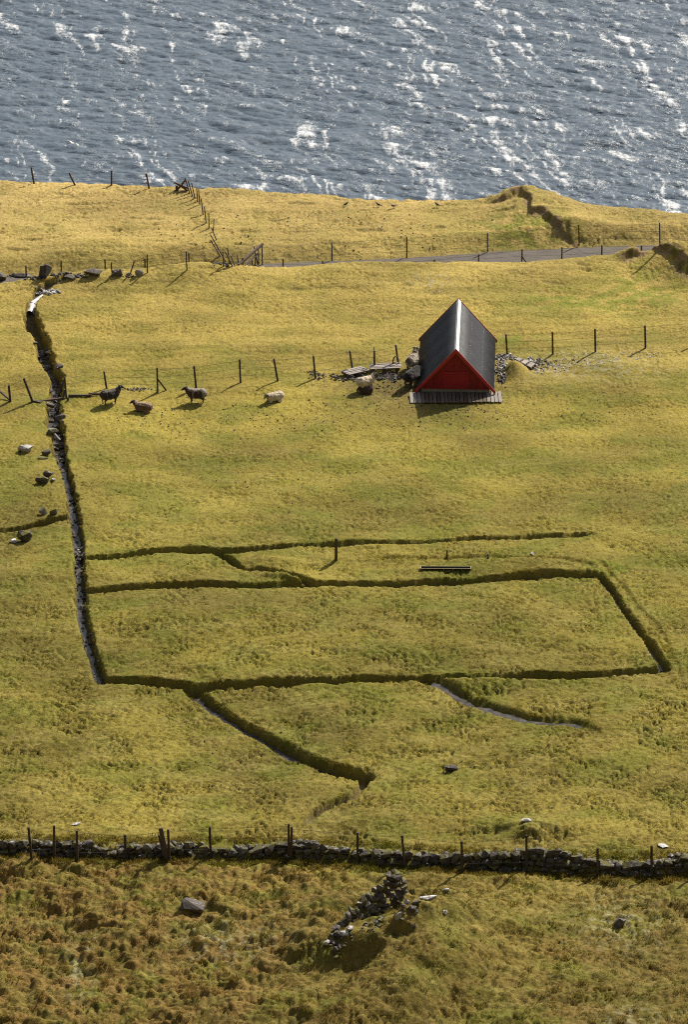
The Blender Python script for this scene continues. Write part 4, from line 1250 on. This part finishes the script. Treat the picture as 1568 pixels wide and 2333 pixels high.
# ridge cap, one folded sheet over each side
for sgn in (-1, 1):
    V_, F_ = [], []
    L_ = .13 if sgn > 0 else .07
    yy = np.linspace(Y0 + .02, Y1 - .02, 40)
    for j, y in enumerate(yy):
        jit = .006 * math.sin(j * 2.1) + .004 * math.sin(j * 5.3)
        for xx in (0.0, L_ * .5, L_):
            V_.append((sgn * xx, y, AH + .058 - xx * SL + jit * (xx / L_)))
    for j in range(39):
        for k in range(2):
            f = (j * 3 + k, j * 3 + k + 1, (j + 1) * 3 + k + 1, (j + 1) * 3 + k); F_.append(f if sgn > 0 else f[::-1])
    loc_mesh('ridge_cap', V_, F_, 'ridge_steel', SHED, True)
# bargeboards
for yg in (Y0 - .012, Y1 - .018):
    for sgn in (-1, 1):
        dp = .15
        ex = HW + .05
        zt = lambda xx: EH + (HW - xx) * SL + .075
        xi = .0
        V_ = [(sgn * xi, yg, zt(xi)), (sgn * ex, yg, zt(ex)), (sgn * (ex - .03), yg, zt(ex) - dp * 1.0), (sgn * xi, yg, zt(xi) - dp * 1.5)]
        V_ = V_ + [(a, b_ + .03, c_) for a, b_, c_ in V_]
        F_ = [(0, 1, 2, 3), (7, 6, 5, 4), (0, 4, 5, 1), (1, 5, 6, 2), (2, 6, 7, 3), (3, 7, 4, 0)]
        if sgn > 0: F_ = [f[::-1] for f in F_]
        loc_mesh('bargeboard', V_, F_, 'red_trim', SHED)

# slatted step in front of the gable
sp_ = G(1039, 909)
zst = T(sp_[0], sp_[1])
step = thing('slatted_step', (sp_[0], sp_[1], zst), 'low slatted wooden step laid in front of the red gable', 'step', rot=(math.radians(3), 0, math.radians(1.5)))
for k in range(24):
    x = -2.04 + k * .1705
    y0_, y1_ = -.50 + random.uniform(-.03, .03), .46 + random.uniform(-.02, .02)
    V_, F_ = lbox(x + .004, x + .142, y0_, y1_, .10, .13 + random.uniform(-.004, .004)); loc_mesh('slat', V_, F_, 'pale_plank' if k in (0, 1, 2, 20, 21, 22, 23) else 'shaded_plank', step)  # middle slats coloured dark for the shed's cast shade, sunlit ends pale
for yb in (-.35, .3):
    V_, F_ = lbox(-2.05, 2.05, yb - .04, yb + .04, -.12, .098); loc_mesh('bearer', V_, F_, 'old_timber', step)

def pallet(name, corners, nsl, label, lift=.2, gap=.3, mat='grey_plank'):
    P = [G(u, v) for u, v in corners]
    c0 = np.mean(P, 0)
    z0 = max(T(p[0], p[1]) for p in P)
    P = [np.array([p[0], p[1], z0 + lift]) for p in P]
    t = thing(name, (c0[0], c0[1], z0), label, 'pallet')
    a_, b_, c_, d_ = P          # a-b far long side, d-c near long side
    for k in range(nsl):
        f0, f1 = (k + gap / 2) / nsl, (k + 1 - gap / 2) / nsl
        q = [a_ + (d_ - a_) * f0, b_ + (c_ - b_) * f0, b_ + (c_ - b_) * f1, a_ + (d_ - a_) * f1]
        dz = random.uniform(-.006, .006)
        V_ = [tuple(p + [0, 0, dz]) for p in q] + [tuple(p + [0, 0, dz - .025]) for p in q]
        mesh_from('slat', V_, [(3, 2, 1, 0), (4, 5, 6, 7), (0, 1, 5, 4), (1, 2, 6, 5), (2, 3, 7, 6), (3, 0, 4, 7)], mat, t)
    for f in (.08, .5, .92):
        p, q = a_ + (b_ - a_) * f, d_ + (c_ - d_) * f
        V_, F_ = beam(p + [0, 0, -.085], q + [0, 0, -.085], .07, .115); mesh_from('bearer', V_, F_, 'old_timber', t)
pallet('wooden_pallet', [(775, 858), (823, 847), (844, 857), (797, 868)], 4, 'grey slatted pallet lying askew behind the white sheep')
pallet('wooden_pallet', [(840, 844), (915, 839), (915, 853), (845, 856)], 4, 'long slatted pallet under the fence beside the shed')
pallet('wooden_pallet', [(1172, 825), (1180, 822), (1222, 838), (1212, 847)], 3, 'grey pallet half buried in the pale gravel right of the shed', .12)

# loop of hose by the post
hb = hit(909, 840)
pts_ = []
for k in range(22):
    a = math.pi * (-.15 + 1.3 * k / 21)
    pts_.append((hb[0] - .14 + .13 * math.cos(a), hb[1] + .06, hb[2] + .22 + .34 * math.sin(a)))
V_, F_ = tube(pts_, .03, 8)
tag(mesh_from('hose_loop', V_, F_, 'hose_rubber', smooth=True), 'dark hose loop standing at the pallet next to the fence post', 'hose')

# trough
tb = hit(1016, 1297)
TR = thing('feed_trough', (tb[0], tb[1], T(tb[0], tb[1])), 'long narrow black feeding trough with pale rim on the grass', 'trough', rot=(0, 0, math.radians(-.6)))
L2 = 1.02
TR.scale = (1, .6, .32)
V_, F_ = lbox(-L2, L2, -.10, .10, .02, .045); loc_mesh('bottom', V_, F_, 'black_plastic', TR)
for s_ in (-1, 1):
    ya, yb = (.10, .155) if s_ > 0 else (-.155, -.10)
    V_ = [(-L2, s_ * .10, .02), (L2, s_ * .10, .02), (L2, s_ * .16, .24), (-L2, s_ * .16, .24)]
    V_ += [(a, b_ + s_ * .02, c_) for a, b_, c_ in V_]
    loc_mesh('side', V_, [(0, 1, 2, 3), (7, 6, 5, 4), (0, 4, 5, 1), (1, 5, 6, 2), (2, 6, 7, 3), (3, 7, 4, 0)], 'black_plastic', TR)
    V_, F_ = lbox(-L2 - .02, L2 + .02, s_ * .172 - .014, s_ * .172 + .014, .242, .262); loc_mesh('rim', V_, F_, 'rim_wood', TR)
    V_, F_ = lbox(s_ * L2 - .012 + s_ * .016, s_ * L2 + .012 + s_ * .016, -.16, .16, .01, .265); loc_mesh('end_board', V_, F_, 'rim_wood', TR)

# ------------------------------------------------------------------ sheep
def blob(bm, c_, r3, rot=None):
    M = Matrix.Translation(Vector(c_))
    if rot: M = M @ Euler(rot).to_matrix().to_4x4()
    M = M @ Matrix.Diagonal((*r3, 1))
    bmesh.ops.create_icosphere(bm, subdivisions=3, radius=1, matrix=M)
def limb(bm, pts_, radii):
    for i in range(len(pts_) - 1):
        p, q = Vector(pts_[i]), Vector(pts_[i + 1]); n_ = max(2, int((q - p).length / .018))
        for k in range(n_ + 1):
            f = k / n_
            rad = radii[i] + (radii[i + 1] - radii[i]) * f
            bmesh.ops.create_icosphere(bm, subdivisions=1, radius=rad, matrix=Matrix.Translation(p.lerp(q, f)))

def sheep(label, foot, yaw, coat, lying=False, size=1.0, head=(0, 0), group='sheep grazing and resting around the shed', seed=0, neck_up=1.0):
    """yaw 0 faces right in the picture, 90 away from the viewer; head = (turn, pitch) in degrees"""
    bm = bmesh.new()
    zb = .235 if lying else .445
    rb_ = random.Random(seed)
    blob(bm, (0, 0, zb), (.42, .235, .235))
    blob(bm, (.20, 0, zb + .01), (.24, .205, .225)); blob(bm, (-.22, 0, zb + .02), (.24, .225, .225))
    blob(bm, (-.43, 0, zb + .02), (.045, .05, .10))       # tail
    nb = Vector((.33, 0, zb + .10)); nt_ = nb + Vector((.13, 0, .18 * neck_up))
    limb(bm, [nb, nb.lerp(nt_, .5), nt_], [.165, .135, .10])
    hr = Euler((0, math.radians(head[1]), math.radians(head[0]))).to_matrix()
    def hp(p): return tuple(nt_ + hr @ Vector(p))
    limb(bm, [hp((-.02, 0, .03)), hp((.06, 0, .03)), hp((.15, 0, -.02)), hp((.20, 0, -.045))], [.078, .074, .05, .038])
    for s_ in (-1, 1):
        limb(bm, [hp((-.01, s_ * .06, .055)), hp((-.03, s_ * .125, .055)), hp((-.035, s_ * .155, .04))], [.026, .024, .013])
    if lying:
        for s_ in (-1, 1):
            limb(bm, [(.24, s_ * .14, .12), (.36, s_ * .15, .06), (.24, s_ * .17, .03)], [.07, .042, .03])
            limb(bm, [(-.24, s_ * .17, .14), (-.08, s_ * .25, .07), (-.28, s_ * .25, .035)], [.10, .05, .03])
    else:
        for s_ in (-1, 1):
            st = rb_.uniform(-.05, .05)
            limb(bm, [(.24, s_ * .11, .36), (.245 + st * .5, s_ * .11, .2), (.24 + st, s_ * .11, .03)], [.075, .036, .024])
            limb(bm, [(.24 + st, s_ * .11, .025), (.265 + st, s_ * .11, .02)], [.03, .026])
            st = rb_.uniform(-.05, .05)
            limb(bm, [(-.25, s_ * .115, .40), (-.20, s_ * .12, .30), (-.30 + st * .5, s_ * .115, .19), (-.275 + st, s_ * .115, .03)], [.12, .075, .034, .024])
            limb(bm, [(-.275 + st, s_ * .115, .025), (-.25 + st, s_ * .115, .02)], [.03, .026])
    me = bpy.data.meshes.new('sheep'); bm.to_mesh(me); bm.free()
    o = link_mesh('sheep', me, 'fleece')
    md = o.modifiers.new('skin', 'REMESH'); md.mode = 'VOXEL'; md.voxel_size = .017
    ev = o.evaluated_get(bpy.context.evaluated_depsgraph_get())
    me2 = bpy.data.meshes.new_from_object(ev)
    o.modifiers.clear(); o.data = me2; bpy.data.meshes.remove(me)
    nrm = [v.normal.copy() for v in me2.vertices]
    cols_ = np.zeros((len(me2.vertices), 3))
    for i, v in enumerate(me2.vertices):
        p = v.co.copy()
        woolly = (p.z > (.05 if lying else .27)) and p.x < .40
        if woolly:
            q = p * 9 + Vector((seed * 5.3, 0, 0))
            v.co += nrm[i] * (.026 * mnoise.noise(q) + .016 * mnoise.noise(q * 2.6))
        ishead = (p - nt_).length < .25 and p.x > nt_.x - .07 and p.z > nt_.z - .12
        isleg = (not lying and p.z < .25)
        cols_[i] = coat(p, ishead, isleg, mnoise.noise(p * 4.5 + Vector((seed, 2, 0))))
    add_attr(me2, 'coat', 'FLOAT_COLOR', cols_)
    me2.polygons.foreach_set('use_smooth', [True] * len(me2.polygons))
    b0 = hit(*foot)
    o.location = (b0[0], b0[1], T(b0[0], b0[1]) - .02)
    o.rotation_euler = (0, 0, math.radians(yaw)); o.scale = (size,) * 3
    return tag(o, label, 'sheep', group)

BLK, BRN, CRM, GRY, RED = np.array((.022, .019, .017)), np.array((.06, .038, .026)), np.array((.52, .45, .33)), np.array((.22, .19, .155)), np.array((.12, .082, .058))
def c_black(p, h, l, n): return BLK * (.6 if h or l else 1.25 + .8 * max(0, n)) + (np.array((.05, .04, .03)) if p.z > .62 and not h else 0)
def c_red(p, h, l, n): return (np.array((.06, .036, .026)) if h else RED * (.75 + .7 * max(0, n + .3)) + (np.array((.12, .09, .06)) if p.z > .38 else 0))
def c_patch(p, h, l, n):
    if h or l: return BRN * .55
    if p.z > .63: return GRY * 1.1
    if p.x > .18 + n * .1: return BRN * .7
    if p.x > .10 + n * .08: return GRY * .8
    if p.x > -.24 + n * .12: return BRN * .75
    return GRY * .9
def c_cream(p, h, l, n):
    if h: return GRY * .85
    return CRM * (.75 + .35 * max(0, n + .3))
def c_white(p, h, l, n):
    if h: return BRN * .6
    if l: return GRY * .7
    return CRM * (.9 + .3 * n)
def c_dbrown(p, h, l, n): return BRN * (.5 if h else .85 + .4 * n)
def c_grey(p, h, l, n):
    if h: return (CRM * .9 if (p.z > .84 and p.x < .49) else BLK * 1.1)
    if l: return BLK * 1.5
    if p.x > .30: return CRM * .75
    return (BRN * 1.5 if (n > .05 and p.z > .45) else GRY * 1.35)
sheep('black brown sheep standing with head raised near the stream fence', (251, 919), 22, c_black, size=1.0, head=(0, 8), seed=1)
sheep('reddish brown sheep lying down, head turned to the left', (327, 937), 168, c_red, True, .92, head=(10, 10), seed=2, neck_up=.75)
sheep('dark sheep with pale patches on back and rump, standing sideways', (449, 917), 176, c_patch, size=1.02, head=(10, 5), seed=3, neck_up=.7)
sheep('cream sheep lying alone on the grass left of the pallets', (627, 913), 205, c_cream, True, .92, head=(20, 35), seed=4, neck_up=.35)
sheep('white woolled sheep with dark head standing by the pallets', (833, 889), 28, c_white, size=1.0, head=(-15, 10), seed=5, neck_up=.8)
sheep('dark brown sheep lying in front of the white sheep', (835, 896), 195, c_dbrown, True, .72, head=(0, 30), seed=6, neck_up=.3)
sheep('grey sheep with black face standing against the shed, looking away', (940, 842), 72, c_grey, size=1.08, head=(0, -5), seed=7, neck_up=1.15)
sheep('black sheep standing in the shade of the shed beside the pallet', (938, 878), 58, lambda p, h, l, n: BLK * (.6 + .3 * n), size=1.15, head=(0, 45), seed=8, neck_up=.2)

# ------------------------------------------------------------------ birds
def crow(u, v, yaw, label):
    b0 = hit(u, v)
    t = thing('crow', b0, label, 'bird', 'dark birds on the cliff top pasture', rot=(0, 0, math.radians(yaw)))
    t.scale = (.72,) * 3
    V_, F_ = tube([(-.26, 0, .12), (-.14, 0, .15), (-.02, 0, .17), (.08, 0, .2), (.13, 0, .25), (.18, 0, .27), (.21, 0, .26)], [.015, .035, .075, .07, .045, .04, .015], 10)
    loc_mesh('body', V_, F_, 'feather_dark', t, True)
    V_, F_ = tube([(.2, 0, .262), (.26, 0, .25)], [.014, .003], 6); loc_mesh('beak', V_, F_, 'beak', t)
    for s_ in (-1, 1):
        V_, F_ = tube([(0, s_ * .03, .12), (.01, s_ * .03, .06), (.0, s_ * .03, -.03)], .008, 5); loc_mesh('leg', V_, F_, 'feather_dark', t)
crow(788, 471, 35, 'small dark bird on the turf, leftmost of four')
crow(863, 472, 160, 'small dark bird, second from left of four on the turf')
crow(897, 475, 205, 'small dark bird, third from left of four on the turf')
crow(997, 472, 150, 'small dark bird, rightmost of four on the turf')
gp = ray(165, 328); gp = gp * (345 / gp[1]) + [0, 0, CAM_H]
gl = thing('gull', gp, 'white gull gliding over the sea at upper left', 'bird', rot=(math.radians(8), math.radians(25), math.radians(60)))
V_, F_ = tube([(-.27, 0, 0), (-.15, 0, .01), (0, 0, 0), (.14, 0, .01), (.22, 0, .02), (.27, 0, .01)], [.02, .05, .08, .06, .04, .012], 10); loc_mesh('body', V_, F_, 'feather_white', gl, True)
for s_ in (-1, 1):
    V_ = []
    for (yy, xa, xb, zz_) in ((.04, .10, -.10, .03), (.28, .16, -.04, .10), (.5, .08, -.06, .08), (.68, -.05, -.10, .02)):
        V_ += [(xa, s_ * yy, zz_), (xb, s_ * yy, zz_), (xb, s_ * yy, zz_ - .015), (xa, s_ * yy, zz_ - .02)]
    F_ = []
    for k in range(3):
        for j in range(4): F_.append((k * 4 + j, k * 4 + (j + 1) % 4, (k + 1) * 4 + (j + 1) % 4, (k + 1) * 4 + j))
    F_ += [(0, 1, 2, 3), (12, 13, 14, 15)]
    loc_mesh('wing', V_, F_, 'feather_white', gl, True)

# ------------------------------------------------------------------ grass (uncountable)
def tuft_mesh(k, nb, spread, hmin, hmax, lean, wid):
    r = random.Random(50 + k)
    V_, F_ = [], []
    for _ in range(nb):
        a = r.uniform(0, 6.283); rad = spread * math.sqrt(r.random())
        x, y = rad * math.cos(a), rad * math.sin(a)
        h = r.uniform(hmin, hmax) * (1 - .45 * rad / spread)
        b_ = r.uniform(0, 6.283); w2 = wid * r.uniform(.7, 1.3)
        la = a + r.uniform(-.9, .9); l = lean * h * r.uniform(.4, 1.4)
        dx, dy = math.cos(b_) * w2, math.sin(b_) * w2
        o = len(V_)
        V_ += [(x - dx, y - dy, -.02), (x + dx, y + dy, -.02), (x + l * .4 * math.cos(la) + dx * .8, y + l * .4 * math.sin(la) + dy * .8, h * .65),
               (x + l * .4 * math.cos(la) - dx * .8, y + l * .4 * math.sin(la) - dy * .8, h * .65), (x + l * math.cos(la), y + l * math.sin(la), h)]
        F_ += [(o, o + 1, o + 2, o + 3), (o + 3, o + 2, o + 4)]
    me = bpy.data.meshes.new('grass_tuft'); me.from_pydata(V_, [], F_); me.update()
    me.materials.append(MATS['grass_blades'])
    return me
tcol = bpy.data.collections.new('grass_tufts')
for k in range(4):
    tcol.objects.link(bpy.data.objects.new('grass_tuft', tuft_mesh(k, 26, .13, .035, .085, .7, .008)))

def sow(name, label, n_, x0, x1, y0, y1, keep, hgt, seed, bright=1.0):
    r = np.random.default_rng(seed)
    y = y0 + (y1 - y0) * r.random(n_); x = x0 + (x1 - x0) * r.random(n_)
    half = .0735 * np.hypot(y, CAM_H) + 1.0
    m_ = np.abs(x) < half
    x, y = x[m_], y[m_]
    so, be, ro = samp(SOIL, x, y), samp(BED, x, y), samp(ROADM, x, y)
    m_ = (be < .2) & (ro < .08) & (so < .12 + .5 * (r.random(len(x)) < .12))
    px, py = x - SHED.location.x, y - SHED.location.y
    m_ &= ~((np.abs(px - py * .042) < 1.62) & (py > -.1) & (py < 5.25))
    m_ &= y < np.interp(x, *CE) + .8
    m_ &= keep(x, y, r)
    x, y = x[m_], y[m_]
    z = samp(Z, x, y)
    me = bpy.data.meshes.new(name)
    me.vertices.add(len(x)); me.vertices.foreach_set('co', np.stack([x, y, z], 1).astype(np.float32).reshape(-1))
    add_attr(me, 'tint', 'FLOAT_COLOR', np.clip(samp(GC, x, y) * bright * r.uniform(.8, 1.25, (len(x), 1)), 0, 1))
    h = hgt(x, y, r)
    add_attr(me, 'gscale', 'FLOAT_VECTOR', np.stack([r.uniform(.8, 1.25, len(x)) * np.sqrt(h), r.uniform(.8, 1.25, len(x)) * np.sqrt(h), h], 1))
    add_attr(me, 'grot', 'FLOAT_VECTOR', np.stack([r.normal(0, .18, len(x)), r.normal(0, .18, len(x)), r.uniform(0, 6.283, len(x))], 1))
    o = link_mesh(name, me, 'grass_blades'); tag(o, label, None, None, 'stuff')
    ng = bpy.data.node_groups.new(name, 'GeometryNodeTree')
    ng.interface.new_socket('Geometry', in_out='INPUT', socket_type='NodeSocketGeometry'); ng.interface.new_socket('Geometry', in_out='OUTPUT', socket_type='NodeSocketGeometry')
    gi, go = ng.nodes.new('NodeGroupInput'), ng.nodes.new('NodeGroupOutput')
    ci = ng.nodes.new('GeometryNodeCollectionInfo'); ci.inputs['Collection'].default_value = tcol; ci.inputs['Separate Children'].default_value = True
    ip = ng.nodes.new('GeometryNodeInstanceOnPoints'); ip.inputs['Pick Instance'].default_value = True
    a1 = ng.nodes.new('GeometryNodeInputNamedAttribute'); a1.data_type = 'FLOAT_VECTOR'; a1.inputs['Name'].default_value = 'gscale'
    a2 = ng.nodes.new('GeometryNodeInputNamedAttribute'); a2.data_type = 'FLOAT_VECTOR'; a2.inputs['Name'].default_value = 'grot'
    er = ng.nodes.new('FunctionNodeEulerToRotation')
    ng.links.new(gi.outputs[0], ip.inputs['Points']); ng.links.new(ci.outputs[0], ip.inputs['Instance'])
    ng.links.new(a1.outputs[0], ip.inputs['Scale']); ng.links.new(a2.outputs[0], er.inputs[0]); ng.links.new(er.outputs[0], ip.inputs['Rotation'])
    ng.links.new(ip.outputs[0], go.inputs[0])
    md = o.modifiers.new('sow', 'NODES'); md.node_group = ng
    return o
def h_field(x, y, r):
    mo = samp(MOOR, x, y); fa = sst(198, 212, y)
    clump = .45 + 1.0 * sst(-.25, .45, pn(x / .36, y / .30, 101))
    mid = sst(174, 194, y)
    return clump * ((1 - mo) * (.36 - .18 * mid) + mo * (.5 + .55 * sst(.0, .5, pn(x / .78, y / .62, 36)))) * r.uniform(.6, 1.35, len(x))
sow('grass', 'short grazed turf grass covering the pasture', 100000, -19, 19, 145.2, 223, lambda x, y, r: r.random(len(x)) < .2 + .8 * sst(-.30, .15, pn(x / .36, y / .30, 101)), h_field, 1)

sow('wall_grass', 'rank grass growing along the foot of the dry stone wall', 26000, -19, 19, 154.5, 160.5,
    lambda x, y, r: (np.abs(y - np.interp(x, WX, WY) + .22) < .28) | ((np.abs(y - np.interp(x, WX, WY) - .95) < .25) & (r.random(len(x)) < .6)),
    lambda x, y, r: (.9 + 1.1 * sst(-.2, .5, pn(x / .7, y / .5, 105))) * r.uniform(.6, 1.4, len(x)), 2)
sow('bank_grass', 'dry grass overhanging the ditch edges, tint brightened as if backlit', 420000, -18, 18, 165, 212, lambda x, y, r: samp(RIM, x, y) > .35,
    lambda x, y, r: (.30 + .25 * sst(-.3, .5, pn(x / .4, y / .4, 106))) * r.uniform(.6, 1.3, len(x)), 3, 1.25)  # tint raised to paint in the backlit glow along the lips
